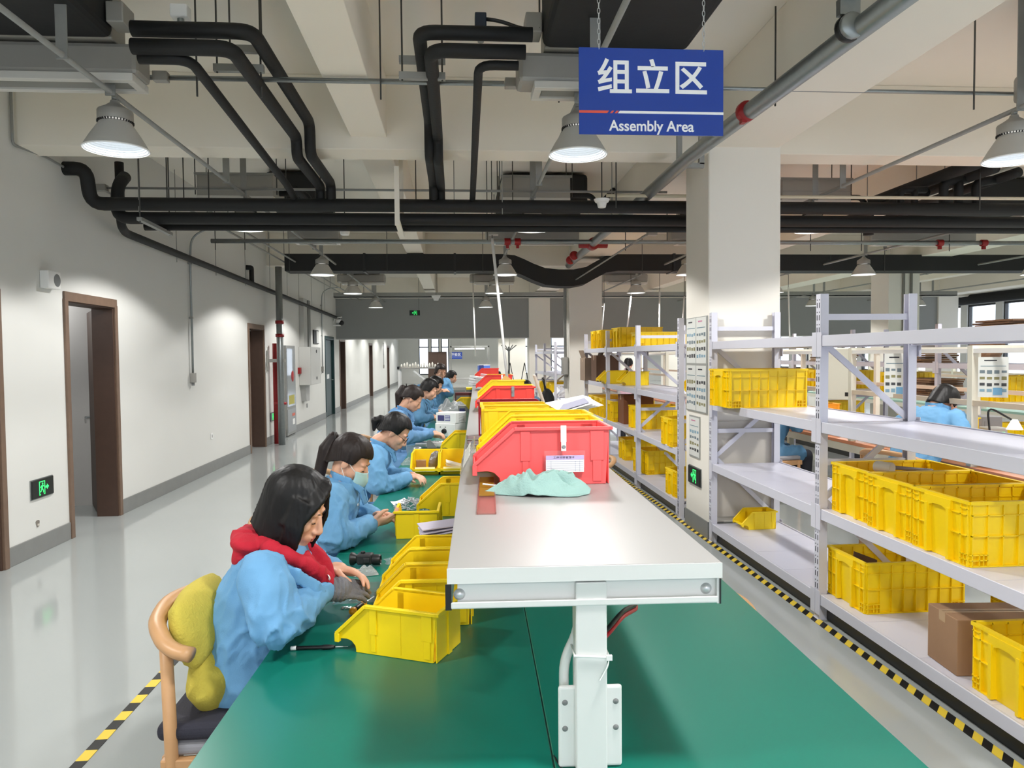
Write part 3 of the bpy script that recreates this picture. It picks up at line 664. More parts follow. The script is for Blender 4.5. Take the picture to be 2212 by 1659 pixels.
MB().tube(fillet([(.015, 0, 0), (-.012, 0, .06), (-.012, 0, .22), (.02, .0, .28), (.03, .01, .40)], .06), .011, 10).build('duct_tube', WHITEP, t, smooth=True)
a = gy(1306, 1372, 1.62); b = gy(1345, 1325, 1.75); c = gy(1378, 1308, 1.95)
for i, (d, mm, lb) in enumerate(((V((0, 0, .006)), mat('cable_black', (24, 24, 26), .4), 'black power cable running from the near shelf post under the shelf'), (V((0, 0, -.007)), mat('cable_red', (176, 28, 40), .4), 'red power cable beside the black one behind the near shelf post'))):
    t = thing('power_cable', lb, 'cable'); MB().tube(fillet([a+d+V((-.05, .06, -.07)), a+d, b+d, c+d, c+V((.0, .3, .055))+d], .05), .0055, 8).build('cable_run', mm, t, smooth=True)
a = gz(1135, 1316, .751); b = gz(1197, 1648, .752); t = thing('thin_cord', 'thin black cord lying on the green mat beside the post foot', 'cord')
MB().tube(fillet([gz(1196, 1632, .753), gz(1212, 1659, .753), gz(1240, 1690, .753)], .02), .002, 6).build('cord_run', BLK2, t)
# bins on the shelf (local offsets on the bench axes)
RZL = PI-PH      # open front to the left
def sbin(label, s, t0, L, W, H, m, z=1.2005, left=True, da=0.0, group='bins on the raised shelf'):
    return parts_bin(label, tl(s, t0, z), (PI if left else 0)-PH+da, L, W, H, m, group)
RB = sbin('red parts bin with a clipped card, nearest on the raised shelf', .288, 2.618, .463, .236, .195, mat('red_plastic_lit', (240, 92, 92), .45, var=.03, vscale=5))  # paler red puts the strong light on this bin into its colour
sbin('yellow parts bin directly behind the nearest red bin', .30, 2.885, .463, .236, .195, YEL)
sbin('second yellow parts bin behind the nearest red bin', .31, 3.175, .463, .236, .195, YEL)
sbin('yellow parts bin turned to the right, with papers in it', -.13, 3.53, .463, .236, .195, YEL, left=False)
sbin('yellow parts bin turned to the right, behind the one with papers', -.135, 3.79, .463, .236, .195, YEL, left=False)
sbin('dark red parts bin turned to the right, behind two yellow ones', -.15, 4.06, .463, .236, .195, mat('dark_red_plastic', (170, 20, 44), .42), left=False)
sbin('red parts bin with a grey clip, second red one along the shelf', .29, 5.93, .463, .236, .195, RED)
sbin('yellow parts bin behind the second red bin', .30, 6.22, .463, .236, .195, YEL)
sbin('yellow parts bin piled with pale sheets, behind the second red bin', .31, 7.5, .463, .236, .195, YEL)
sbin('red parts bin with a white clip, third red one along the shelf', .29, 9.6, .463, .236, .195, RED)
sbin('yellow parts bin right behind the third red bin', .30, 9.87, .463, .236, .195, YEL)
sbin('red parts bin with a black cable, farthest along the shelf', .26, 14.6, .463, .236, .2, RED)
sbin('yellow parts bin behind the farthest red bin', .26, 14.9, .463, .236, .19, YEL)
# card in a clear holder hung from the red bin by a strap clip
t = thing('card_holder', 'clear badge holder with a printed form clipped to the nearest red bin', 'card holder', tl(.128, 2.488, 1.2), -PH)
t.scale = (1.22, 1, 1)
a0 = .0
MB().box(-.052, .062, -.006, -.003, .055, .118).build('clear_sleeve', CLEARP, t)
MB().box(-.048, .058, -.0085, -.0065, .045, .102).build('paper_form', PAPER, t)
VIO = mat('violet_print', (196, 176, 218), .6); INK = mat('ink_blue', (70, 74, 130), .6); INKD = mat('ink_dark', (40, 42, 50), .6)
MB().box(-.048, .058, -.0092, -.0086, .088, .102).build('violet_header', VIO, t)
m = MB()
for k in range(5): m.box(-.046, .056, -.0090, -.0086, .0515+k*.0075, .0519+k*.0075)
for x in (-.034, .034, .046): m.box(x, x+.0004, -.0090, -.0086, .047, .084)
m.build('form_lines', INK, t)['kind'] = 'stuff'
text('工序流转管理卡', t, (.002, -.0096, .095), .0085, INKD, ext=.0001)
m = MB().box(-.007, .009, -.016, -.011, .148, .204).box(-.006, .008, -.018, -.016, .118, .15)
m.build('clip_strap', mat('clip_white', (232, 232, 226), .5), t, bevel=.002)
MB().lathe([(0, .002), (.004, .002), (.006, 0)], 14, MX.Translation((.001, -.0182, .132)) @ MX.Rotation(PI/2, 4, 'X'), cap=False).build('snap_button', GALV, t)
for (s, t0, lb, nm, mm) in ((.12, 5.803, 'grey metal clip on the rim of the second red bin', 'bin_clip', GALV), (.16, 9.474, 'white clip on the rim of the third red bin', 'bin_clip', WHITEP)):
    t = thing(nm, lb, 'clip', tl(s, t0, 1.2), -PH); MB().box(-.012, .012, -.010, -.004, .12, .2).build('clip_plate', mm, t, bevel=.002); MB().tube([(0, -.012, .15), (0, -.012, .17)], .008, 8).build('clip_button', mm, t)
t = thing('card_holder', 'clear card sleeve leaning at the foot of the second red bin', 'card holder', tl(-.06, 5.79, 1.2), -PH+.05); MB().box(-.07, .07, -.004, -.001, .005, .105).build('clear_sleeve', CLEARP, t); MB().box(-.066, .066, -.0055, -.0045, .012, .07).build('paper_form', PAPER, t)
# papers in the turned yellow bin
t = thing('paper_sheaf', 'white printed sheets sticking out of the turned yellow bin', 'paper', tl(.25, 3.62, 1.30), -PH+.1)
for k in range(4): MB().bx((.04+k*.012, k*.012, .085+.004*k), (.24, .17, .0012), (.12+.05*k, -.28+.05*k, .2*k-.2)).build('paper_sheet', PAPER, t)
MB().bx((.05, -.015, .0975), (.16, .10, .0006), (.17, -.28, -.05)).build('printed_block', mat('print_grey', (160, 160, 184), .7), t)
t = thing('cardboard_piece', 'pale cardboard piece leaning out of the farther yellow bin', 'cardboard', tl(.12, 7.42, 1.31), .2); MB().prism([(-.10, 0), (.12, 0), (.06, .10), (-.0, .14)], -.003, .003, 'y').build('card_sheet', mat('peach_card', (226, 186, 120), .7), t)
t = thing('display_board', 'pale tilted panel leaning at the right of the farther yellow bins', 'panel', tl(.44, 7.2, 1.2), -PH); MB().bx((0, 0, .12), (.02, .2, .28), (0, -.32, 0)).build('panel_board', mat('pale_panel', (212, 196, 184), .5), t, bevel=.006)
# small things on the shelf
t = thing('wire_stand', 'small wire card stand at the left edge of the raised shelf', 'stand', tl(-.16, 3.42, 1.2), -PH)
m = MB()
for z in (.03, .055): m.tube([(-.05, 0, z), (.06, 0, z)], .003, 6)
for x in (-.05, .06): m.tube([(x, 0, .0), (x, 0, .075)], .003, 6)
m.build('wire_frame', GALV, t); MB().box(-.05, .06, .004, .006, .02, .07).build('backing_card', mat('mauve_card', (150, 130, 136), .6), t); MB().box(-.06, .07, -.06, .05, .0, .004).build('foot_sheet', PAPER, t)
t = thing('label_strip', 'clear plastic label strip lying at the left front of the shelf', 'plastic strip', tl(-.138, 2.04, 1.2005), -PH-.015)
MB().box(-.026, .026, 0, .62, 0, .004).box(-.028, -.024, 0, .62, 0, .007).box(.024, .028, 0, .62, 0, .007).build('strip_body', mat('strip_red_reflect', (205, 140, 130), .12, trans=.5, alpha=.5), t, bevel=.001)  # pink tint puts the red bin's reflection into the clear strip
MB().box(-.024, .024, .25, .60, .0045, .0060).build('strip_reflection', mat('strip_reflection', (150, 112, 20), .5), t)  # brown-yellow sheet painted as the bins' reflection in the strip
t = thing('clear_rack', 'stack of clear label frames leaning on the bins at the shelf edge', 'label frame', tl(-.205, 2.78, 1.2), -PH)
for k in range(4): MB().bx((.005, k*.11, .05+.0*k), (.005, .10, .11), (0, .5, 0)).build('clear_frame', CLEARP, t); MB().bx((.001, k*.11, .05), (.002, .09, .05), (0, .5, 0)).build('frame_insert', mat('pale_insert', (206, 206, 196), .6), t)
# crumpled teal cloth
def cloth(name, label, cat, loc, rz, sx, sy, hgt, m, seed, nu=46, nv=34, thick=.003, tail=False):
    o3 = V((seed*3.1, seed*1.7, 0))
    def fn(a, b):
        x, y = a-.5, b-.5; r = math.hypot(x*2, y*2)
        bx = (x*sx)*(1-.25*abs(y)*2)+.03*noise.noise(V((x*3, y*3, 1))+o3); by = y*sy*(1-.35*abs(x)*1.4)+.03*noise.noise(V((x*3, y*3, 5))+o3)
        rid = abs(noise.noise(V((x*4.6, y*3.4, 2))+o3)); rid2 = abs(noise.noise(V((x*9, y*8, 4))+o3))
        wp = V((noise.noise(V((x*3, y*3, 7))+o3), noise.noise(V((x*3, y*3, 11))+o3), 0))*.35
        rg = lambda f, k: max(0, 1-2.4*abs(noise.noise(V((x*f, y*f*.8, k))+o3+wp)))
        e = min(1, max(0, 1.08-r)/.42)
        h = hgt*e*(.10+.66*rg(2.6, 2)+.42*rg(5.5, 4)+.16*rg(12, 6))
        if tail: k = min(1, max(.12, (x+.52)/.34)); h *= k; by = by*(.35+.65*k)-.02*(1-k)
        return (bx, by, max(.0025, h))
    t = thing(name, label, cat, loc, rz); b = MB().grid(fn, nu, nv).build('cloth_sheet', m, t, smooth=True, fix=True, solid=thick, sub=1); return t
cloth('towel', 'crumpled pale teal towel in front of the nearest red bin', 'cloth', tl(.03, 2.36, 1.2005), -PH-.12, .36, .19, .060, TEAL, 3.7, 60, 44, tail=True)
t = thing('white_stick', 'thin white stick poking out from under the teal towel', 'stick', tl(-.125, 2.43, 1.206), -.1); MB().tube([(-.02, 0, .012), (.06, -.01, .004)], .003, 6).build('stick', WHITEP, t)
# ------------------------------------------------------------------ bins on the green mat
BZ = .7505
nb = gz(934.7, 1434, BZ); fb = gz(766, 1409, BZ); ax = (fb-nb); ang = math.atan2(ax.y, ax.x); LB = .335
perp = V((-math.sin(ang), math.cos(ang), 0))
parts_bin('yellow parts bin standing askew, nearest the viewer on the green mat', nb-perp*.088-V((math.cos(ang), math.sin(ang), 0))*.012, ang, LB, .168, .148, YEL, 'yellow bins on the green mat')
def tbin(label, s, t0, L, W, H, ang=0.0, m=YEL): return parts_bin(label, tl(s, t0, BZ), PI-PH+ang, L, W, H, m, 'yellow bins on the green mat')
tbin('yellow parts bin, second from the viewer in the row left of the shelf', -.185, 2.515, .335, .18, .155)
tbin('yellow parts bin, third from the viewer in the row left of the shelf', -.19, 2.725, .335, .18, .155, .02)
tbin('yellow parts bin, fourth from the viewer in the row left of the shelf', -.185, 2.93, .335, .18, .155, -.02)
tbin('yellow parts bin half under the shelf, under a lilac envelope', -.10, 3.24, .335, .18, .14, .0)
parts_bin('yellow parts bin turned with its back to the viewer beside silver tubes', tl(-.463, 3.61, BZ), PI/2-PH, .30, .20, .135, YEL, 'yellow bins on the green mat')
tbin('yellow parts bin behind the heap of silver tubes', -.06, 4.22, .44, .225, .185)
parts_bin('yellow parts bin facing the viewer, left of a pair, holding a small carton', tl(-.557, 5.88, BZ), -PI/2-PH, .36, .195, .155, YEL, 'yellow bins on the green mat')
parts_bin('yellow parts bin facing the viewer, right of a pair, holding paper', tl(-.345, 5.88, BZ), -PI/2-PH, .36, .195, .155, YEL, 'yellow bins on the green mat')
tbin('yellow parts bin behind the pair that faces the viewer', -.08, 6.95, .42, .22, .185)
tbin('yellow parts bin far along the mat, beside the grey bags', -.12, 12.6, .46, .236, .19)
# ------------------------------------------------------------------ storage racks at the right
SLATEK = mat('strip_black', (26, 28, 30), .35)
SLOT = mat('slot_dark', (46, 48, 60), .6)
def rack(label, ys, x0=2.23, x1=2.80, levels=(1.747, 1.222, .692, .165), H=2.0, hole_posts=(0, 1), braces=True, m=LILAC):
    t = thing('storage_rack', label, 'rack', (0, 0, 0), 0, 'white steel storage racks')
    for i, y in enumerate(ys):
        for x in (x0, x1):
            MB().prism([(x-.022, y-.028), (x+.03, y-.028), (x+.03, y-.022), (x-.014, y-.022), (x-.014, y+.022), (x+.03, y+.022), (x+.03, y+.028), (x-.022, y+.028)] if x == x0 else
                       [(x+.022, y-.028), (x-.03, y-.028), (x-.03, y-.022), (x+.014, y-.022), (x+.014, y+.022), (x-.03, y+.022), (x-.03, y+.028), (x+.022, y+.028)], 0, H, 'z').build('post', m, t)
            MB().box(x-.03, x+.035, y-.035, y+.035, 0, .004).build('foot_plate', m, t)
        if i in hole_posts:
            h = MB()
            for k in range(int(H/.075)):
                z = .04+k*.075
                for dy in (-.013, .013): h.box(x0-.0232, x0-.0215, y+dy-.0035, y+dy+.0035, z, z+.032)
                for dy in (-.013, .013): h.box(x0-.0232, x0-.0215, y+dy-.003, y+dy+.003, z+.045, z+.053)
            h.build('slot_holes', SLOT, t)['kind'] = 'stuff'
        for z in (.12, .97, H-.14): MB().box(x0+.02, x1-.02, y-.012, y+.012, z-.018, z+.018).build('cross_brace', m, t)
        for (za, zb) in ((H-.30, 1.24), (.74, .22), (.74, 1.20)):
            MB().beam((x0+.02, y+.008, za), (x1-.02, y+.008, zb), .016, .036).build('diagonal_brace', m, t)
    MB().box(x0+.03, x0+.04, ys[0]+.04, ys[-1]-.04, 0, .10).build('under_rack_strip', SLATEK, t)  # black strip along the floor under the bottom shelf
    for i in range(len(ys)-1):
        a, b = ys[i]+.03, ys[i+1]-.03
        for z in levels:
            for x, s in ((x0, -1), (x1, 1)):
                MB().prism([(x+s*.026, z-.066), (x+s*.026, z), (x+s*.014, z), (x+s*.014, z-.018), (x-s*.018, z-.018), (x-s*.018, z-.066)], a, b, 'y').build('beam', m, t, bevel=.002, seg=1)
                for y in (a, b): MB().box(min(x+s*.028, x+s*.032), max(x+s*.028, x+s*.032), y-.028, y+.028, z-.13, z+.02).build('beam_end_plate', m, t)
            n = 4; w = (b-a)/n
            for k in range(n): MB().box(x0-.005, x1+.005, a+k*w+.0015, a+(k+1)*w-.0015, z-.022, z-.006).build('shelf_panel', LILACP, t)
    return t
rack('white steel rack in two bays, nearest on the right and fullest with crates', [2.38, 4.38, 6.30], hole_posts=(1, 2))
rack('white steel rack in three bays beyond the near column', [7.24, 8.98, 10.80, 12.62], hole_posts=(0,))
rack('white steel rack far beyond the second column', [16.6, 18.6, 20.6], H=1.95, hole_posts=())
def rc(label, x, y, z, rz=0.0, **k): return crate(label, (x, y, z-.005), rz, **k)
rc('yellow crate on the second level of the near rack, long side to the viewer', 2.43, 5.83, 1.222, .03, L=.63, W=.42, H=.30)
rc('yellow crate on the third level against the near rack post, hammer inside', 2.58, 4.13, .692)
rc('yellow crate on the third level, middle of the row of three', 2.56, 3.705, .692)
rc('yellow crate on the third level, front of the row of three', 2.55, 3.285, .692)
rc('yellow crate on the bottom level beside the near rack post', 2.59, 4.19, .165, .02)
rc('yellow crate on the bottom level cut off by the right edge', 2.56, 2.86, .165)
rc('yellow crate on the bottom level at the back beside the brown carton', 2.95, 3.42, .165, 1.57, L=.5, W=.3, H=.24)
parts_bin('small yellow parts bin alone on the bottom level of the near rack', (2.675, 6.36-.25, .160), PI+.05, .30, .17, .15, YEL)
rc('yellow crate on the third level of the middle rack, long side to the viewer', 2.60, 9.5, .692, .12)
rc('yellow crate on the third level of the middle rack behind its near post', 2.50, 7.62, .692)
rc('yellow crate on the bottom level of the middle rack, shadowed', 2.62, 9.2, .165, .2, L=.66)
rc('yellow crate on the bottom level of the middle rack by its near post', 2.52, 7.62, .165, .05, W=.36, L=.55, H=.27)
rc('yellow crate at the back of the bottom level of the middle rack', 2.65, 10.4, .165, .0)
for i, (y, lb) in enumerate(((11.95, 'first'), (11.5, 'second'), (11.05, 'third'), (10.45, 'fourth'), (10.0, 'fifth'))):
    rc('yellow crate on the middle rack third level, %s from the far end' % lb, 2.52, y+.15, .692) if i < 4 else None
for i, (y, lb) in enumerate(((12.1, 'farthest'), (11.6, 'middle'), (10.6, 'nearest'))):
    rc('yellow crate on the top level of the middle rack, %s of three' % lb, 2.56 if i < 2 else 2.62, y, 1.747, 0 if i < 2 else .1, L=.62 if i == 2 else .6)
rc('olive shadowed yellow crate on the top level, in front of the other three', 2.75, 9.85, 1.747, .06, L=.7, W=.3, H=.2)
parts_bin('yellow parts bin on the second level of the middle rack, short end to the viewer', (2.66, 10.2, 1.217), PI, .40, .24, .19, YEL)
parts_bin('yellow parts bin on the second level of the middle rack, beside the brown cartons', (2.52, 10.9, 1.217), PI, .42, .236, .19, YEL)
parts_bin('yellow parts bin at the near end of the second level of the middle rack', (2.80, 7.6, 1.217), PI, .44, .236, .2, YEL)
for i, (x, y, z) in enumerate(((2.5, 17.2, .692), (2.55, 18.2, .692), (2.5, 19.3, .692), (2.5, 17.5, .165), (2.5, 19.6, .165))):
    rc('yellow crate on the far rack beyond the second column, %s' % ['near end of the third level', 'middle of the third level', 'far end of the third level', 'near end of the bottom level', 'far end of the bottom level'][i], x, y, z)
def carton(label, loc, d, rz, m=CARD, flaps=False, group=None):
    t = thing('cardboard_box', label, 'box', loc, rz, group); x, y, z = d
    MB().box(-x/2, x/2, -y/2, y/2, 0, z).build('carton_body', m, t, bevel=.004)
    MB().box(-x/2-.001, x/2+.001, -.025, .025, z*.82, z+.0015).build('packing_tape', mat('packing_tape', (176, 146, 112), .25), t)
    if flaps:
        for s in (-1, 1): MB().bx((s*(x/2+.0), 0, z+.06), (.006, y*.96, .14), (0, s*.35, 0)).build('flap', m, t)
    else:
        MB().box(-x/2, x/2, -.002, .002, z-.001, z+.002).build('lid_seam', mat('seam_dark', (70, 52, 38), .8), t)
    return t
carton('brown carton on the bottom level between two yellow crates', (2.47, 3.28-.01, .16), (.40, .24, .26), -.08)
carton('brown carton standing on the third level of the middle rack', (2.50, 10.15+.05, .687), (.42, .36, .40), 0, mat('carton_red_brown', (118, 70, 40), .75, var=.08))
carton('open tall carton on the second level at the far end of the middle rack', (2.29, 12.42, 1.217), (.32, .30, .38), .1, mat('carton_grey', (150, 130, 112), .75), True)
carton('wide brown carton with red tape on the second level of the middle rack', (2.40, 11.85, 1.217), (.36, .45, .42), 0, mat('carton_brown', (96, 70, 54), .75))
# hammer and papers in the crates
t = thing('mallet', 'white rubber mallet lying on the rim of the crate by the rack post', 'mallet', (2.42, 4.02, .988), .25)
MB().lathe([(.030, -.05), (.033, -.044), (.033, .044), (.030, .05)], 20, MX.Rotation(PI/2, 4, 'X') @ MX.Rotation(.2, 4, 'Y')).build('mallet_head', mat('mallet_rubber', (206, 204, 196), .6), t, autos=40)
MB().tube([(.02, 0, 0), (.30, -.05, -.03)], .012, 10).build('handle', mat('handle_grey', (126, 120, 126), .5), t, smooth=True)
t = thing('cardboard_divider', 'brown cardboard divider standing inside the lower crate', 'cardboard', (2.40, 4.21, .30), .1); MB().prism([(-.08, -.1), (.12, -.1), (.10, .10), (-.05, .16)], -.004, .004, 'y').build('card_sheet', mat('dark_card', (92, 70, 56), .7), t)
# hazard tapes on the floor
TAPE1 = stripes('hazard_slanted', (238, 206, 70), (34, 32, 30), .115, 0, .4, slant=1.1)
TAPE2 = stripes('hazard_square', (240, 206, 70), (40, 40, 40), .17, 0, .4)
t = MB().box(0, 16.0, -.026, .026, 0, .002).build('hazard_tape', TAPE1); t.location = (2.19, .6, .001); t.rotation_euler = (0, 0, PI/2+.0); tag(t, 'slanted yellow and black hazard tape along the foot of the racks', 'tape')
t = MB().box(0, 6.2, -.025, .025, 0, .002).build('hazard_tape', TAPE2); t.location = (-1.545, .2, .001); t.rotation_euler = (0, 0, PI/2); tag(t, 'yellow and black hazard tape on the floor left of the chair', 'tape')
# ------------------------------------------------------------------ people
SKIN = mat('skin', (222, 170, 142), .5, var=.05, vscale=30, sss=.08)
SKIN2 = mat('skin_b', (206, 152, 126), .5, var=.05, vscale=30, sss=.08)
COAT = mat('coat_light_blue', (106, 160, 203), .8, var=.06, vscale=12, bump=.12, bscale=260)
COAT2 = mat('coat_blue', (104, 150, 196), .8, var=.06, vscale=12, bump=.12, bscale=260)
COATP = mat('coat_pink', (226, 190, 204), .8, var=.05)
COATD = mat('coat_deep_blue', (74, 118, 152), .8, var=.08, vscale=9)
TROU = mat('trousers_dark', (36, 38, 48), .85)
SHOE = mat('shoe_dark', (40, 40, 44), .6)
HAIRM = mat('hair_black', (14, 12, 13), .5, var=.4, vscale=40, spec=.35)
HAIRB = mat('hair_brown_black', (34, 24, 22), .5, var=.4, vscale=40, spec=.35)
LIPS = mat('lips', (184, 108, 98), .45)
LASH = mat('lash', (22, 16, 15), .6)
HOODM = mat('hoodie_red', (182, 20, 44), .85, var=.12, vscale=30, bump=.25, bscale=350)
GLOVE = mat('glove_grey', (112, 112, 116), .85, var=.25, vscale=40, bump=.4, bscale=160)
DG = []
def remesh(mb, name, m, parent, vox, it=3, disp=None, keep=None):
    o = mb.build('tmp', m, fix=False)
    r = o.modifiers.new('r', 'REMESH'); r.mode = 'VOXEL'; r.voxel_size = vox; r.use_smooth_shade = True
    if it: s = o.modifiers.new('s', 'SMOOTH'); s.factor = .5; s.iterations = it
    dg = bpy.context.evaluated_depsgraph_get(); me = bpy.data.meshes.new_from_object(o.evaluated_get(dg)); old = o.data
    bpy.data.objects.remove(o); bpy.data.meshes.remove(old); me.name = name
    if disp:
        nn = [v.normal.copy() for v in me.vertices]
        for v, q in zip(me.vertices, nn): v.co += q*disp(v.co)
    if not me.materials: me.materials.append(m)
    me.shade_smooth()
    ob = bpy.data.objects.new(name, me); COL.objects.link(ob); ob.parent = parent
    return ob
def limb(mb, pts, rs, n=12):
    pts = [V(p) for p in pts]
    for i, p in enumerate(pts): mb.ell(p, (rs[i],)*3, 12, 8)
    for i in range(len(pts)-1): mb.tube([pts[i], pts[i+1]], [rs[i], rs[i+1]], n)
    return mb
def loft(mb, rings, n=22, e=2.3):
    """rings: (centre, half width along y, half depth), stacked along the spine"""
    o = len(mb.v); k = len(rings)
    for i, (c, wy, wd) in enumerate(rings):
        c = V(c); t = (V(rings[min(i+1, k-1)][0])-V(rings[max(i-1, 0)][0])).normalized(); d = V((0, 1, 0)).cross(t).normalized()
        for j in range(n):
            a = 2*PI*j/n; ca, sa = math.cos(a), math.sin(a)
            q = (abs(ca)**e+abs(sa)**e)**(-1/e)
            mb.v.append(tuple(c+V((0, 1, 0))*wy*ca*q+d*wd*sa*q))
    for i in range(k-1):
        for j in range(n): mb.f.append((o+i*n+j, o+i*n+(j+1) % n, o+(i+1)*n+(j+1) % n, o+(i+1)*n+j))
    mb.f.append(tuple(o+j for j in range(n-1, -1, -1))); mb.f.append(tuple(o+(k-1)*n+j for j in range(n)))
    return mb
def head_geo(mb, T, s=1.0, nu=16):
    def E(c, r, rot=None):
        q = MB().ell((0, 0, 0), r, nu, 12); M2 = T @ MX.Translation(V(c)) @ (Euler(rot).to_matrix().to_4x4() if rot else MX())
        mb.add(q.v, q.f, M2)
    E((-.012, 0, .035), (.094, .076, .084)); E((.03, 0, -.03), (.058, .064, .085)); E((.035, 0, -.078), (.046, .047, .036)); E((.066, 0, -.097), (.021, .022, .017))
    for s2 in (-1, 1):
        E((.070, s2*.028, .016), (.017, .028, .011)); E((.052, s2*.040, -.032), (.030, .025, .028)); E((.073, s2*.031, -.007), (.013, .0175, .0115))
        E((-.004, s2*.076, -.010), (.019, .0075, .031), (0, .25, s2*-.25)); E((-.010, s2*.074, -.036), (.009, .007, .011)); E((.094, s2*.011, -.049), (.0095, .0085, .0075))
    q = MB().tube([(.083, 0, .004), (.096, 0, -.022), (.106, 0, -.043)], [.008, .0095, .012], 10); mb.add(q.v, q.f, T)
    E((.103, 0, -.045), (.0125, .012, .0105)); E((.086, 0, -.068), (.013, .023, .0075)); E((.084, 0, -.080), (.0125, .020, .0085)); E((.062, 0, -.07), (.03, .036, .03))
def hand_geo(mb, w, d, nrm, side, curl=.5, s=1.0, spread=.1, thumb=.6):
    """w wrist, d towards the fingers, nrm out of the palm, side = +1 when the thumb lies on d x nrm"""
    w = V(w); d = V(d).normalized(); nrm = (V(nrm)-d*V(nrm).dot(d)).normalized(); a = d.cross(nrm)*side
    T = MX((( d.x, a.x, nrm.x, w.x), (d.y, a.y, nrm.y, w.y), (d.z, a.z, nrm.z, w.z), (0, 0, 0, 1)))
    q = MB(); q.ell((.045*s, 0, 0), (.050*s, .038*s, .0165*s), 14, 10); limb(q, [(-.02*s, 0, 0), (.02*s, 0, 0)], [.024*s, .026*s])
    for k, (y, L) in enumerate(((.028, .070), (.0095, .078), (-.0095, .072), (-.0275, .056))):
        x0 = .080-.004*abs(k-1); p = V((x0*s, y*s, 0)); an = .0; pts = [V((.05*s, y*.9*s, 0)), p]; yaw = spread*(1.5-k)*.5
        for j, f in enumerate((.45, .31, .24)):
            an += curl*(.75 if j == 0 else 1.0); an2 = an
            p = p+V((math.cos(an2)*math.cos(yaw), math.sin(yaw), math.sin(an2)))*(L*f*s); pts.append(p)
        limb(q, pts, [.0095*s, .0092*s, .0084*s, .0076*s, .0066*s], 10)
    tp = [V((.012, .024, .006)), V((.036, .047, .012)), V((.062, .058-.012*thumb, .016+.016*thumb)), V((.082, .058-.03*thumb, .018+.026*thumb))]
    limb(q, [p*s for p in tp], [.013*s, .0115*s, .0098*s, .0078*s], 10)
    mb.add(q.v, q.f, T)
def hair_cap(mb, T, ax=.108, by=.088, az=.098, c=(-.014, 0, .036), side=-.02, nape=-.07, front=.066, open_l=60, open_r=60, bottom=None, seed=0, nt=72, nv=22, th=.012, taper=.0):
    """shell of hair: per direction it ends at the hairline in front, lower at the sides and nape"""
    def endz(th_):
        d = math.degrees(th_); d = (d+180) % 360-180; op = open_l if d > 0 else open_r; ad = abs(d)
        k = min(1, max(0, (ad-op)/14)); k = k*k*(3-2*k)
        lo = side+(nape-side)*min(1, max(0, (ad-95)/45))
        return front*(1-k)+lo*k
    def fn(u, v):
        t = 2*PI*u; ez = endz(t); zc = c[2]
        zt = az; zz = zt+(ez-zc-zt)*(v**.9)                      # from the crown down to its own end
        r = math.sqrt(max(0.0, 1-(max(zz, 0)/az)**2)) if zz > 0 else 1-taper*min(1, -zz/.12)
        n_ = 1+.030*noise.noise(V((math.cos(t)*7, math.sin(t)*7, zz*3+seed)))+.02*noise.noise(V((t*9, zz*2, seed)))
        return V((c[0]+ax*r*math.cos(t)*n_, c[1]+by*r*math.sin(t)*n_, zc+zz))
    g = MB().grid(fn, nt, nv, wrapu=True)
    inner = MB().grid(lambda u, v: (lambda p: V((c[0]+(p.x-c[0])*(1-th*9), c[1]+(p.y-c[1])*(1-th*9), p.z-.010*(1-v))))(fn(u, v)), nt, nv, wrapu=True)
    o = len(g.v); g.v += inner.v; g.f += [tuple(reversed([i+o for i in f])) for f in inner.f]
    for j in range(nt): a = nv*nt+j; b = nv*nt+(j+1) % nt; g.f.append((a, b, b+o, a+o))
    mb.add(g.v, g.f, T)
def folds(seed, amp=.006, z0=0):
    o3 = V((seed*7.3, seed*2.1, seed*5.7))
    def f(p):
        q = V((p.x*10, p.y*10, p.z*6.5))+o3; w = V((noise.noise(q*.8), noise.noise(q*.8+V((9, 0, 0))), noise.noise(q*.8+V((0, 9, 0)))))
        a = 1-abs(noise.noise(q+w*.9))*2; b = 1-abs(noise.noise(q*2.6+w*1.5))*2
        return amp*(a*a*a*1.2 if a > 0 else 0)+amp*.5*b*abs(b)-amp*.3
    return f
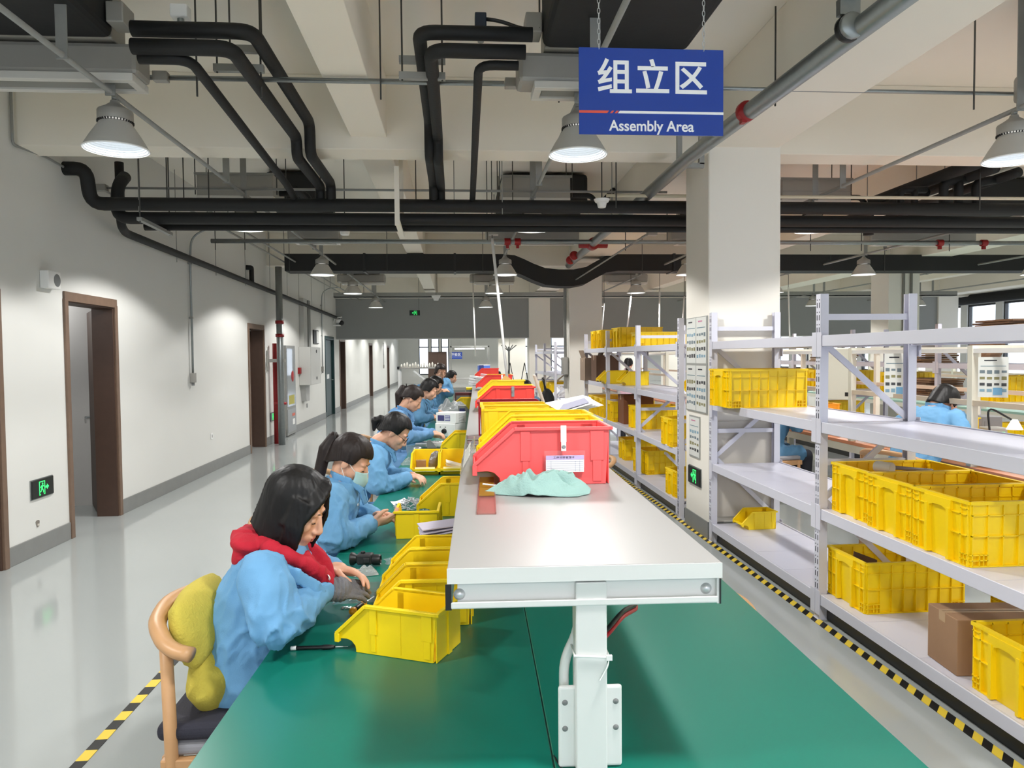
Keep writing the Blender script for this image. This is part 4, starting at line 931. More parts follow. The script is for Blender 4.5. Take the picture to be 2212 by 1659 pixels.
def person(label, loc, rz=0.0, lean=0.0, pitch=.45, yaw=0.0, coat=COAT, skin=SKIN, hairm=HAIRM, hair='tail', vox=.006, cvox=.011, seed=1.0, el_r=(.17, -.27, .85), wr_r=(.33, -.12, .84), el_l=(.17, .27, .85), wr_l=(.33, .10, .84),
           h_r=None, h_l=None, stand=False, group='workers in blue coats at the green workbench', head=None, s=1.0, hood=False, mask=False, glasses=False, collar=True, legs=True, roll=0.0, hdrop=0.0):
    t = thing('person', label, 'person', loc, rz, group)
    if s != 1: t.scale = (s, s, s)
    zo = .36 if stand else 0.0
    if stand: lean *= .8
    Z = lambda p: V((p[0], p[1], p[2]+zo))
    pel, wai, che, uch, nb = Z((0, 0, .53)), Z((.005+lean*.2, 0, .70)), Z((.045+lean*.6, 0, .87)), Z((.08+lean, 0, .985-hdrop*.6)), Z((.105+lean, 0, 1.05-hdrop*.8))
    hd = Z(head) if head else Z((.165+lean*1.35, 0, 1.165-hdrop)); ST = [Z((.075+lean, sg*.165, .99-hdrop*.6)) for sg in (-1, 1)]
    T = MX.Translation(hd) @ MX.Rotation(yaw, 4, 'Z') @ MX.Rotation(pitch, 4, 'Y') @ MX.Rotation(roll, 4, 'X')
    er, wr, el, wl = Z(el_r), Z(wr_r), Z(el_l), Z(wr_l)
    # body: one continuous surface
    b = MB(); head_geo(b, T)
    limb(b, [T @ V((-.022, 0, -.05)), nb+V((-.012, 0, .01)), uch+V((-.01, 0, -.02))], [.052, .055, .09])
    loft(b, [(pel+V((0, 0, -.06)), .13, .09), (wai, .11, .08), (che, .12, .085), (uch, .13, .075), (nb+V((0, 0, -.01)), .07, .05)])
    for (sh, e_, w_) in ((ST[0], er, wr), (ST[1], el, wl)): limb(b, [sh, e_, e_*.35+w_*.65, w_], [.045, .038, .033, .025])
    if stand: LG = [[pel+V((0, sg*.085, -.02)), V((.02, sg*.09, .47)), V((.0, sg*.09, .07)), V((.10, sg*.095, .035))] for sg in (-1, 1)]
    else: LG = [[pel+V((.0, sg*.09, -.03)), V((.42, sg*.11, .50)), V((.40, sg*.11, .08)), V((.52, sg*.115, .04))] for sg in (-1, 1)]
    if legs:
        for q in LG: limb(b, q, [.075, .05, .035, .03])
    for (w_, hh, sd) in ((wr, h_r, 1), (wl, h_l, -1)):
        e_ = er if sd == 1 else el; dd = (w_-e_).normalized()
        hh = hh or dict(d=dd+V((.2, 0, -.15)), n=(0, 0, -1), c=.42)
        hand_geo(b, w_+dd*.012, hh['d'], hh['n'], -1*sd if hh.get('flip') else sd, hh.get('c', .42), hh.get('s', 1.0), hh.get('sp', .12), hh.get('th', .6))
    remesh(b, 'body', skin, t, vox, 2)
    # coat
    cb = MB()
    loft(cb, [(pel+V((.0, 0, -.03 if not stand else -.42)), .175 if not stand else .17, .125), (pel+V((0, 0, .02)), .175, .135), (wai, .16, .13), (che, .175, .135), (uch+V((-.005, 0, -.005)), .185, .112), (nb+V((-.012, 0, -.006)), .080, .070)])
    if not stand:
        for sg in (-1, 1): limb(cb, [pel+V((.02, sg*.09, -.02)), V((.30, sg*.12, .53))], [.11, .095])
    for (sh, e_, w_) in ((ST[0], er, wr), (ST[1], el, wl)):
        m1 = sh*.5+e_*.5; m2 = e_*.5+w_*.5+V((0, 0, -.012))
        limb(cb, [sh+V((-.005, 0, -.015)), m1, e_, m2, w_-(w_-e_).normalized()*.015], [.077, .072, .066, .058, .043])
    ff = folds(seed, .0085)
    def dsp(p):
        k = min((p-er).length, (p-el).length); return ff(p)*(1+1.1*max(0, 1-k/.16))
    remesh(cb, 'coat', coat, t, cvox, 3, dsp)
    if collar:
        c2 = MB()
        for sg in (-1, 1):
            pts = [nb+V((-.065, 0, .02)), nb+V((-.04, sg*.06, .018)), nb+V((.03, sg*.072, -.005)), nb+V((.085, sg*.045, -.055)), nb+V((.10, sg*.03, -.12))]
            for i in range(len(pts)-1): c2.beam(pts[i], pts[i+1]+(pts[i+1]-pts[i])*.15, .010, .040-.004*i)
        remesh(c2, 'collar', coat, t, .006, 3)
        MB().lathe([(0, .003), (.007, .003), (.009, 0)], 14, MX.Translation(che+V((.150, -.03, .05))) @ MX.Rotation(PI/2, 4, 'Y'), cap=False).build('button', WHITEP, t, smooth=True)
    if legs:
        tr = MB()
        for q in LG: limb(tr, [q[0]+V((0, 0, .0)), q[1], q[2]+V((0, 0, .02))], [.095, .072, .06])
        remesh(tr, 'trousers', TROU, t, .014, 2)
        for q in LG:
            m = MB(); m.ell(q[2]*.45+q[3]*.55+V((0, 0, -.012)), (.125, .046, .045), 16, 10, fn=lambda p: V((p.x, p.y*(1 if p.x > 0 else .85), max(p.z, -.022)))); m.build('shoe', SHOE, t, smooth=True)
    # face details
    for sg in (-1, 1):
        m = MB().tube([T @ V(p) for p in ((.0785, sg*.016, -.0125), (.0855, sg*.027, -.0145), (.0825, sg*.039, -.0135), (.0735, sg*.047, -.011))], [.0012, .0022, .0022, .001], 6); m.build('eyelashes', LASH, t)
        m = MB().tube([T @ V(p) for p in ((.0865, sg*.013, .013), (.0868, sg*.026, .019), (.079, sg*.042, .018), (.068, sg*.052, .012))], [.002, .0032, .003, .001], 6, sq=.6); m.build('eyebrow', LASH, t)
    if not mask:
        m = MB(); q = MB().ell((0, 0, 0), (.005, .019, .0045), 12, 8); m.add(q.v, q.f, T @ MX.Translation((.0955, 0, -.0695))); q = MB().ell((0, 0, 0), (.005, .016, .0052), 12, 8); m.add(q.v, q.f, T @ MX.Translation((.0935, 0, -.0795))); remesh(m, 'lips', LIPS, t, .003, 1)
    # hair
    h = MB()
    if hair == 'bob':
        hair_cap(h, T, ax=.109, by=.092, az=.101, c=(-.013, 0, .034), side=-.125, nape=-.105, front=.078, open_l=36, open_r=55, seed=seed, nt=110, nv=40, th=.012, taper=.06)
        for k in range(6):
            x = .070-.010*k; pts = [T @ V((.052-.012*k, .022, .122-.002*k)), T @ V((x+.010, -.022, .112)), T @ V((x+.016, -.062, .078)), T @ V((x+.004, -.088, .028)), T @ V((x-.016, -.094, -.04))]; h.tube(fillet(pts, .05, 3), [.007]+[.010]*(len(fillet(pts, .05, 3))-2)+[.006], 7)
        for k in range(9):
            y = .055+.006*k*.7; x = .078-.006*k
            pts = [T @ V((x-.01, y, .07)), T @ V((x+.012, y+.006, .0)), (T @ V((x+.012, y+.006, -.07)))+V((0, 0, -.01)), (T @ V((x+.004, y, -.13)))+V((.004*k*.3, 0, -.025-.003*(k % 3)))]
            h.tube(pts, [.006, .007, .006, .002], 7)
        for k in range(5):
            x = .052-.012*k; pts = [T @ V((x, -.088, .06)), T @ V((x+.018, -.094, -.03)), T @ V((x+.022, -.086, -.09)), T @ V((x+.02, -.076, -.145))]; h.tube(pts, [.008, .009, .008, .002], 7)
    elif hair == 'short':
        hair_cap(h, T, side=-.03, nape=-.085, front=.06, open_l=58, open_r=58, seed=seed)
    else:
        hair_cap(h, T, side=-.004, nape=-.055, front=.050 if hair == 'bangs' else .066, open_l=50, open_r=50, seed=seed)
        if hair == 'low':
            pts = [(-.105, 0, .02), (-.135, 0, .012), (-.155, 0, -.02), (-.150, .0, -.075)]; rs = [.028, .026, .03, .012]
            w = [T @ V(p) for p in pts]; w[3] = w[2]+V((-.01, 0, -.06))
        elif hair == 'long':
            w = [T @ V((-.098, 0, .035)), T @ V((-.14, 0, .03)), (T @ V((-.15, 0, -.02)))+V((0, 0, -.03)), (T @ V((-.15, 0, -.02)))+V((.0, 0, -.16)), (T @ V((-.14, 0, -.02)))+V((.03, 0, -.28))]; rs = [.03, .033, .042, .036, .012]
        else:
            w = [T @ V((-.092, 0, .062)), T @ V((-.135, 0, .060)), (T @ V((-.150, 0, .03)))+V((-.01, -.01, -.04)), (T @ V((-.150, 0, .0)))+V((-.02, -.015, -.12)), (T @ V((-.150, 0, .0)))+V((-.025, -.02, -.20))]; rs = [.022, .024, .032, .03, .01]
        h.tube(w, rs, 14); [h.ell(p, (r,)*3, 10, 8) for p, r in zip(w, rs)]
    o3 = seed*3.7
    hv = .0055 if vox < .006 else .008
    remesh(h, 'hair', hairm, t, hv, 2, lambda p: .0022*noise.noise(V((math.atan2(p.y-hd.y, p.x-hd.x)*26, p.z*7, o3))))
    if hair in ('tail', 'bangs', 'long', 'low'):
        q = T @ V((-.118, 0, .061 if hair != 'low' else .016)); MB().tube([q+V((0, .024*math.cos(a), .024*math.sin(a))) for a in [2*PI*i/14 for i in range(14)]], .006, 6, closed=True).build('hair_tie', LASH, t, smooth=True)
    if mask:
        def fn(u, v):
            a = (u-.5)*2.3; z = -.112+.088*v; k = math.cos(a)
            return T @ V((.022+(.070+.022*math.sin(PI*min(1, v*1.05))+.006*v)*k+.004, .0755*math.sin(a)*(.86+.14*v), z+.010*k*(v-.3)))
        MB().grid(fn, 20, 12).build('face_mask', mat('mask_teal', (178, 214, 214), .8), t, smooth=True, solid=.003)
        for sg in (-1, 1):
            MB().tube([T @ V(p) for p in ((.060, sg*.063, -.030), (.030, sg*.075, -.012), (.0, sg*.083, .010))], .0016, 6).build('mask_strap', WHITEP, t)
            MB().tube([T @ V(p) for p in ((.052, sg*.062, -.094), (.02, sg*.075, -.07), (-.012, sg*.082, -.035))], .0016, 6).build('mask_strap', WHITEP, t)
    if glasses:
        for sg in (-1, 1):
            MB().tube([T @ V((.099, sg*.033+.021*math.cos(a), -.012+.017*math.sin(a))) for a in [2*PI*i/18 for i in range(18)]], .0016, 6, closed=True).build('glasses_rim', LASH, t)
            MB().tube([T @ V(p) for p in ((.097, sg*.054, -.008), (.06, sg*.074, -.002), (-.005, sg*.083, .0))], .0016, 6).build('glasses_temple', LASH, t)
        MB().tube([T @ V((.100, -.012, -.01)), T @ V((.103, 0, -.007)), T @ V((.100, .012, -.01))], .0015, 6).build('glasses_bridge', LASH, t)
    return t, T, dict(nb=nb, uch=uch, che=che, wr=wr, wl=wl, er=er, el=el, hd=hd)
# --- nearest worker: red hood, bob, grey glove
p, T, J = person('woman with black bob in blue coat over red hoodie, nearest at the bench', (-.705, 2.45, 0), 0, lean=.045, pitch=.46, yaw=-.14, hair='bob', vox=.0045, cvox=.008, seed=1.3, head=(.178, .005, 1.155), roll=.04,
       el_r=(.160, -.245, .858), wr_r=(.262, -.03, .885), el_l=(.17, .27, .86), wr_l=(.275, .115, .912),
       h_r=dict(d=(.85, .45, -.12), n=(-.25, .4, -.7), c=.30, th=.3), h_l=dict(d=(.93, -.30, -.10), n=(-.2, -.35, -.9), c=.40, sp=.05), collar=False)
hb = MB(); nb = J['nb']
loop = [nb+V((.132, -.012, -.17)), nb+V((.115, -.045, -.105)), nb+V((.055, -.090, -.05)), nb+V((-.03, -.108, -.01)), nb+V((-.10, 0, .018)), nb+V((-.03, .108, -.01)), nb+V((.055, .090, -.05)), nb+V((.115, .045, -.105)), nb+V((.132, .012, -.17))]
limb(hb, fillet(loop, .05, 3), [.024]*len(fillet(loop, .05, 3)))
hb.ell(nb+V((-.112, 0, .0)), (.068, .125, .036), rot=(0, .30, 0)); hb.ell(nb+V((-.125, 0, -.035)), (.042, .11, .055), rot=(0, .2, 0))
loft(hb, [(nb+V((.045, 0, -.20)), .05, .085), (nb+V((.035, 0, -.14)), .055, .085), (nb+V((.0, 0, -.075)), .065, .07)])
remesh(hb, 'red_hood', HOODM, p, .006, 2, folds(4.4, .006))
for sg in (-1, 1):
    cb = MB(); pts = [nb+V((-.03, sg*.142, -.055)), nb+V((.05, sg*.132, -.085)), nb+V((.105, sg*.105, -.13)), nb+V((.125, sg*.085, -.16))]
    for i in range(3): cb.beam(pts[i], pts[i+1]+(pts[i+1]-pts[i])*.15, .012, .05-.008*i)
    remesh(cb, 'collar', COAT, p, .006, 3)
MB().lathe([(0, .004), (.008, .004), (.0105, 0)], 18, MX.Translation(nb+V((.138, -.06, -.115))) @ MX.Rotation(1.2, 4, 'Y') @ MX.Rotation(-.5, 4, 'X'), cap=False).build('button', WHITEP, p, smooth=True)
g = MB(); wr = J['wr']; dd = V((.85, .45, -.12)).normalized()
limb(g, [wr-dd*.035, wr+dd*.02, wr+dd*.06], [.036, .036, .041]); hand_geo(g, wr+dd*.012, dd, (-.25, .4, -.7), 1, .30, 1.13, .05, .3)
remesh(g, 'grey_glove', GLOVE, p, .004, 1, lambda q: .0026*math.sin(((q-wr).dot(dd))*430)*max(0, min(1, (.085-(q-wr).dot(dd))/.03)))
wl = J['wl']; dl = (wl-J['el']).normalized()
MB().tube([wl-dl*.012+V((0, .030*math.cos(a), .030*math.sin(a))) for a in [2*PI*i/18 for i in range(18)]], .005, 8, closed=True).build('wrist_band', mat('band_pink', (226, 196, 186), .5), p, smooth=True)
# --- second to sixth workers along the bench
person('woman with ponytail, bangs and pale face mask, second at the bench', (-.72, 3.68, 0), 0, lean=.06, pitch=.50, yaw=-.12, hair='bangs', hairm=HAIRB, vox=.0052, cvox=.010, seed=2.2, mask=True, head=(.20, 0, 1.135),
       el_r=(.15, -.27, .82), wr_r=(.295, -.08, .835), el_l=(.15, .26, .84), wr_l=(.30, .06, .845), h_r=dict(d=(.9, .25, .1), n=(-.1, .5, .6), c=.42), h_l=dict(d=(.95, -.3, .0), n=(0, -.6, -.6), c=.5))
person('woman with low ponytail and glasses bending over the bench, third in line', (-.78, 5.12, 0), 0, lean=.15, pitch=.62, yaw=-.05, hair='low', vox=.0055, cvox=.011, seed=3.1, glasses=True, head=(.36, 0, 1.13),
       el_r=(.26, -.26, .80), wr_r=(.44, -.05, .815), el_l=(.26, .25, .80), wr_l=(.45, .04, .82))
person('woman with long dark ponytail bending down, fourth along the bench', (-.70, 7.35, .08), 0, lean=.07, pitch=.62, hair='long', coat=COAT2, vox=.007, cvox=.013, seed=4.7, head=(.27, 0, 1.15), hairm=HAIRB,
       el_r=(.22, -.26, .80), wr_r=(.44, -.08, .80), el_l=(.22, .25, .80), wr_l=(.46, .08, .80))
person('dark haired woman partly hidden by the long ponytail, fifth along the bench', (-.62, 8.9, .08), 0, lean=.10, pitch=.55, hair='short', coat=COATD, vox=.008, cvox=.014, seed=5.5, head=(.30, 0, 1.17))
person('dark haired woman in blue coat beyond the fifth worker, sixth along the bench', (-.60, 10.1, .06), 0, lean=.12, pitch=.5, hair='short', coat=COAT, vox=.008, cvox=.014, seed=6.3, head=(.32, 0, 1.19))
person('woman standing beside the far shelf rack and looking at her hands', (-.36, 12.4, -.13), -1.0, lean=.03, pitch=.35, hair='short', hairm=HAIRB, vox=.009, cvox=.014, seed=7.1, stand=True,
       el_r=(.10, -.23, .80), wr_r=(.28, -.06, .86), el_l=(.10, .23, .80), wr_l=(.28, .05, .86))
person('dark haired person seated beyond the standing woman', (-.36, 15.2, .06), 0, lean=.08, pitch=.3, hair='short', vox=.010, cvox=.016, seed=8.1)
# --- right side of the bench and the benches behind
person('dark haired worker on the right of the bench behind the yellow bins', (1.22, 10.6, .0), PI+.1, lean=.06, pitch=.35, hair='short', coat=COATD, vox=.010, cvox=.016, seed=9.2, group='workers on the far side')
person('far worker in blue with dark hair by the second power pole', (1.12, 17.5, .03), PI, lean=.05, pitch=.2, hair='long', vox=.012, cvox=.018, seed=9.9, group='workers on the far side')
person('person in a pink coat with black hair seen through the middle rack', (3.27, 14.0, -.02), 1.2, lean=.03, pitch=.2, hair='long', coat=COATP, vox=.010, cvox=.016, seed=10.4, stand=True, s=.97, group='workers on the far side')
person('worker in blue coat with back turned, bending over the right bench', (3.62, 5.66, .0), .35, lean=.18, pitch=.75, hair='short', coat=COAT, vox=.007, cvox=.012, seed=11.6, group='workers on the far side', head=(.36, 0, 1.085), s=1.13)
person('worker in deep blue coat glimpsed below the near rack shelf', (3.46, 8.0, 0), .2, lean=.1, pitch=.5, hair='short', coat=COATD, vox=.010, cvox=.016, seed=12.4, group='workers on the far side')
# ------------------------------------------------------------------ hanging sign
BLUE = mat('sign_blue', (12, 62, 162), .3, coat=.3); WHT = mat('sign_white', (250, 250, 252), .5); ORG = mat('sign_orange', (236, 92, 70), .5)
yS = 3.1; a = gy(1250, 102, yS); b = gy(1562, 294, yS); sw, sh_ = b.x-a.x, a.z-b.z
sg = thing('hanging_sign', 'blue sign with white characters hanging on two chains above the bench', 'sign', ((a.x+b.x)/2, yS, (a.z+b.z)/2))
MB().box(-sw/2, sw/2, -.003, .005, -sh_/2, sh_/2).build('sign_panel', BLUE, sg, bevel=.0012, seg=1)
px = sw/312
text('组立区', sg, (.004*1, -.0035, (198-173)*px), 77*px, WHT, off=.0028, sp=1.12)
text('Assembly Area', sg, (0, -.0035, (198-271)*px), 31.5*px, WHT, off=.0011, sx=.955)
zl = (198-241.5)*px
MB().prism([(-sw/2, -2.6*px), (-sw/2, 2.6*px), (-sw/2+64*px, 2.6*px), (-sw/2+60*px, -2.6*px)], -.0042, -.003, 'y', MX.Translation((0, 0, zl))).build('orange_stripe', ORG, sg)
for k in range(2): MB().prism([(-sw/2+(66+10*k)*px, -2.6*px), (-sw/2+(70+10*k)*px, 2.6*px), (-sw/2+(75+10*k)*px, 2.6*px), (-sw/2+(71+10*k)*px, -2.6*px)], -.0042, -.003, 'y', MX.Translation((0, 0, zl))).build('orange_slash', ORG, sg)
MB().prism([(-sw/2+83*px, -2.6*px), (-sw/2+87*px, 2.6*px), (sw/2, 2.6*px), (sw/2, -2.6*px)], -.0042, -.003, 'y', MX.Translation((0, 0, zl))).build('white_stripe', WHT, sg)
for sx in (-sw/2+43*px, sw/2-43*px):
    m = MB(); z0 = sh_/2-.006; L = ZC-sg.location.z-z0; n = int(L/.021)
    for k in range(n):
        c = V((sx, 0, z0+.010+k*.021)); ax2 = V((1, 0, 0)) if k % 2 else V((0, 1, 0))
        m.tube([c+ax2*(.0055*math.cos(q))+V((0, 0, .0125*math.sin(q))) for q in [2*PI*i/10 for i in range(10)]], .0016, 5, closed=True)
    m.build('chain', BOLT, sg, smooth=True)['kind'] = 'stuff'
# ------------------------------------------------------------------ exit signs
EXITK = mat('exit_black', (22, 26, 24), .3); EXITG = mat('exit_green_glow', (60, 235, 120), .5, emit=1.5)
def exit_sign(label, loc, rz, w, h, arrow, zc=0):
    t = thing('exit_sign', label, 'exit sign', loc, rz, 'green exit signs'); s = h/.16
    MB().box(-w/2, w/2, -.016, 0, -h/2, h/2).build('sign_case', EXITK, t, bevel=.004); MB().box(-w/2-.006, w/2+.006, -.006, 0, -h/2-.006, h/2+.006).build('back_plate', GALV, t)
    ox = -.02*arrow*s
    m = MB(); y0, y1 = -.0175, -.0160
    for (x0, x1, z0, z1) in ((-.045, -.037, -.06, .06), (.037, .045, -.06, .06), (-.045, .045, .053, .06), (-.045, -.025, -.06, -.053), (.025, .045, -.06, -.053)): m.box(ox+x0*s, ox+x1*s, y0, y1, z0*s, z1*s)
    m.build('door_pictogram', EXITG, t)['kind'] = 'stuff'
    m = MB(); d = arrow
    P = lambda pts: [(ox+d*x*s, z*s) for x, z in pts]
    m.lathe([(0, y1), (.0095*s, y1), (.0095*s, y0), (0, y0)], 12, MX.Translation((ox+d*.008*s, 0, .036*s)) @ MX.Rotation(PI/2, 4, 'X') @ MX.Scale(-1, 4, (0, 0, 1)))
    for q in ([(-.008, .024), (.010, .022), (.006, -.008), (-.012, -.006)], [(.006, .020), (.028, .006), (.030, .013), (.012, .026)], [(-.008, .022), (-.028, .010), (-.024, .003), (-.006, .014)],
              [(.006, -.006), (.022, -.022), (.024, -.044), (.016, -.044), (.014, -.024), (-.004, -.010)], [(-.012, -.006), (-.004, -.010), (-.014, -.030), (-.032, -.036), (-.032, -.028), (-.018, -.024)]): m.prism(P(q), y0, y1, 'y')
    m.build('running_man', EXITG, t)['kind'] = 'stuff'
    m = MB(); A = lambda pts: [(ox+d*x*s, z*s) for x, z in pts]
    m.prism(A([(.055, -.009), (.055, .009), (.078, .009), (.078, .024), (.106, 0), (.078, -.024), (.078, -.009)]), y0, y1, 'y'); m.build('arrow', EXITG, t)
    return t
p = gx(89, 1053, XL); exit_sign('green exit sign low on the left wall before the first door', (XL+.002, p.y, p.z), PI/2, .33, .155, 1)
p = gx(588, 900, XL); exit_sign('green exit sign low on the left wall beside the red riser', (XL+.002, p.y, p.z), PI/2, .36, .16, 1)
p = gx(1501, 1027, 2.21); exit_sign('green exit sign low on the aisle side of the near column', (2.208, p.y-.02, p.z), -PI/2, .34, .16, -1)
p = gy(896, 676, 21.6); t = exit_sign('green exit sign hanging in front of the dark grey fascia', (p.x, 21.6, p.z), 0, .30, .15, -1); MB().tube([(.12, 0, .08), (.12, 0, ZC-p.z)], .006, 6).build('hanger_rod', RODM, t)
# ------------------------------------------------------------------ left wall fittings
p = gx(99, 605, XL); t = thing('wall_speaker', 'small white wall speaker high above the first door', 'speaker', (XL, p.y, p.z), PI/2)
MB().prism([(-.10, .075), (.10, .075), (.10, -.075), (-.10, -.075)], -.075, -.001, 'y').build('speaker_box', WHITEP, t, bevel=.006)
MB().lathe([(0, .003), (.05, .003), (.056, 0)], 24, MX.Translation((.04, -.075, .0)) @ MX.Rotation(PI/2, 4, 'X'), cap=False).build('speaker_grille', GREYPL, t, smooth=True)
p = gx(81, 1131, XL); t = thing('wall_hole', 'broken hole with a pipe end low on the left wall', 'hole', (XL, p.y, p.z), PI/2)
MB().prism([(.026*math.cos(q)*(1+.25*math.sin(3*q)), .036*math.sin(q)*(1+.2*math.cos(2*q))) for q in [2*PI*i/14 for i in range(14)]], -.003, -.0005, 'y').build('hole_rim', mat('broken_plaster', (128, 122, 114), .9), t)
MB().ell((0, -.006, -.012), (.012, .01, .012), 10, 8).build('pipe_end', mat('pale_stub', (190, 184, 174), .7), t)
p = gx(457, 942, XL); t = thing('wall_socket', 'white socket plate low on the left wall between the first two doors', 'socket', (XL, p.y, p.z), PI/2); MB().box(-.043, .043, -.009, -.0005, -.043, .043).build('socket_plate', WHITEP, t, bevel=.003); MB().box(-.012, .012, -.011, -.009, -.02, .02).build('socket_face', GREYPL, t)
p = gx(663, 876, XL); t = thing('wall_socket', 'small grey socket low on the left wall beside the hose cabinet', 'socket', (XL, p.y, p.z), PI/2); MB().box(-.043, .043, -.009, -.0005, -.05, .05).build('socket_plate', GREYPL, t, bevel=.003)
def wall_conduit(label, u0, v0, u1, v1, arch=True, box=True):
    a = gx(u0, v0, XL+.03); b = gx(u1, v1, XL+.03); t = thing('wall_conduit', label, 'conduit', (XL+.03, b.y, 0), 0)
    pts = [(0, 0, b.z), (0, 0, a.z)]
    if arch: pts += [(.02, .0, a.z+.30), (.25, .0, a.z+.42), (.45, .0, a.z+.42)]
    MB().tube(fillet(pts, .14), .014, 10).build('conduit_pipe', GALV, t, smooth=True)
    if box: MB().box(-.028, .03, -.045, .045, b.z-.09, b.z+.04).build('junction_box', TIN, t, bevel=.004); MB().tube([(0, 0, b.z-.13), (0, 0, b.z-.09)], .02, 8).build('cable_gland', GREYPL, t)
    for z in (a.z-.05, (a.z+b.z)/2): MB().box(-.028, .016, -.02, .02, z-.012, z+.012).build('conduit_clip', GALVD, t)
wall_conduit('steel conduit dropping down the left wall between the first two doors', 409, 560, 417, 812)
wall_conduit('thin conduit dropping down the left wall before the green door', 693, 655, 697, 795)
wall_conduit('short conduit on the far left wall beyond the fascia', 828, 740, 829, 790, False)
q0 = gx(27, 312, XL+.02); t = thing('wall_conduit', 'thin pale conduit dropping at the top left corner of the view', 'conduit')
MB().tube(fillet([(XL+.02, q0.y, ZC), (XL+.02, q0.y, q0.z), (XL+.02, q0.y+.5, q0.z+.03), (XL+.02, 8.4, 3.33)], .05), .011, 8).build('conduit_pipe', GALVD, t, smooth=True)
p0 = gx(609, 945, -3.30); t = thing('fire_riser', 'thick galvanised riser pipe with red rings on the left wall', 'pipe', (-3.30, p0.y, 0))
MB().tube([(0, 0, 0), (0, 0, 3.35)], .062, 20).build('riser_pipe', GALV, t, smooth=True)
for v in (697, 725): z = gx(609, v, -3.30).z; MB().tube([(0, 0, z-.03), (0, 0, z+.03)], .078, 20).build('red_ring', REDP, t, smooth=True)
z = gx(609, 871, -3.3).z; MB().tube([(-.13, 0, z), (.10, 0, z)], .025, 12).build('red_cross_pipe', REDP, t, smooth=True)
z = gx(606, 779, -3.3).z; MB().box(-.235, .09, -.02, .02, z-.03, z+.03).box(-.235, -.22, -.03, .03, z-.2, z+.2).build('wall_bracket', TIN, t)
p1_ = gx(601, 940, -3.42); t = thing('fire_pipe', 'red fire pipe standing beside the galvanised riser', 'pipe', (-3.44, p1_.y, 0)); MB().tube([(0, 0, 0), (0, 0, 1.92)], .055, 14).build('pipe_run', REDP, t, smooth=True)
a = gx(616, 748, XL+.12); t = thing('hose_cabinet', 'tall grey fire hose cabinet with glass door behind the riser', 'cabinet', (XL, 16.05, 0), PI/2)
MB().box(-.42, .42, -.05, -.001, .02, 1.90).build('cabinet_body', GALVD, t, bevel=.004)
MB().box(-.40, .40, -.056, -.05, .62, 1.84).build('glass_door', mat('cabinet_glass', (120, 126, 130), .06, spec=.8), t)
MB().box(-.40, .40, -.056, -.05, .08, .56).build('lower_door', mat('cabinet_steel', (140, 142, 142), .3, metal=.5), t)
MB().lathe([(0, .012), (.10, .012), (.12, 0)], 20, MX.Translation((.12, -.057, 1.25)) @ MX.Rotation(PI/2, 4, 'X'), cap=False).build('hose_reel', REDP, t, smooth=True)
MB().box(-.25, .25, -.059, -.056, .66, .85).build('yellow_label', mat('label_olive', (168, 160, 60), .5), t)
MB().box(.05, .25, -.059, -.056, .22, .34).build('white_label', WHITEP, t)
MB().box(.02, .28, -.059, -.056, .40, .46).build('red_label', mat('label_red', (210, 96, 70), .5), t)
t = thing('distribution_box', 'pale grey electrical box on the left wall above a short trunk', 'electrical box', (XL, 17.72, 0), PI/2)
MB().box(-.62, .62, -.26, -.001, 1.02, 1.89).build('box_body', mat('box_grey', (198, 198, 194), .5), t, bevel=.008)
for z in (1.16, 1.79): MB().lathe([(0, .01), (.035, .01), (.04, 0)], 16, MX.Translation((.1, -.26, z)) @ MX.Rotation(PI/2, 4, 'X'), cap=False).build('box_lock', BLK2, t)
MB().box(-.615, -.61, -.262, -.26, 1.03, 1.88).box(.608, .612, -.262, -.26, 1.03, 1.88).build('door_gap', GREYPL, t)
MB().prism([(-.55, 1.02), (-.05, 1.02), (-.08, .64), (-.42, .64)], -.12, -.001, 'y').build('cable_trunk', mat('trunk_grey', (168, 168, 166), .5), t)
MB().box(-.5, -.1, -.1, -.001, 1.89, 3.0).build('upper_trunk', mat('trunk_pale', (190, 190, 186), .5), t); MB().box(.18, .42, -.08, -.001, 1.89, 3.0).build('upper_trunk', GALVD, t)
MB().box(-.76, -.64, -.06, -.001, 1.28, 1.42).build('alarm_button', REDP, t)
a = gx(681, 728, XL); t = thing('wall_clock', 'black framed panel hanging high on the left wall beside the green door', 'wall panel', (XL, a.y, a.z), PI/2)
MB().box(-.34, .34, -.03, -.001, -.175, .175).build('panel_frame', BLK2, t, bevel=.006); MB().box(.02, .31, -.032, -.03, -.15, .15).build('panel_face', mat('panel_pale', (206, 206, 202), .3), t)
for i, (u, v) in enumerate(((727, 690),)):
    p = gx(735, 697, -3.35); t = thing('dome_camera', 'small dark dome camera on a white arm under the fascia end', 'camera', (XL, 21.9, p.z)); MB().tube(fillet([(.0, 0, -.02), (.05, 0, .12), (.26, 0, .16)], .08), .018, 8).build('camera_arm', WHITEP, t, smooth=True)
    MB().box(0, .22, -.04, .04, -.10, -.07).build('camera_bracket', WHITEP, t); MB().ell((.24, 0, -.01), (.075, .075, .075), 16, 10).build('camera_dome', BLK2, t, smooth=True); MB().lathe([(.078, 0), (.078, .09), (.0, .09)], 16, MX.Translation((.16, 0, .0)), cap=False).build('camera_collar', WHITEP, t)
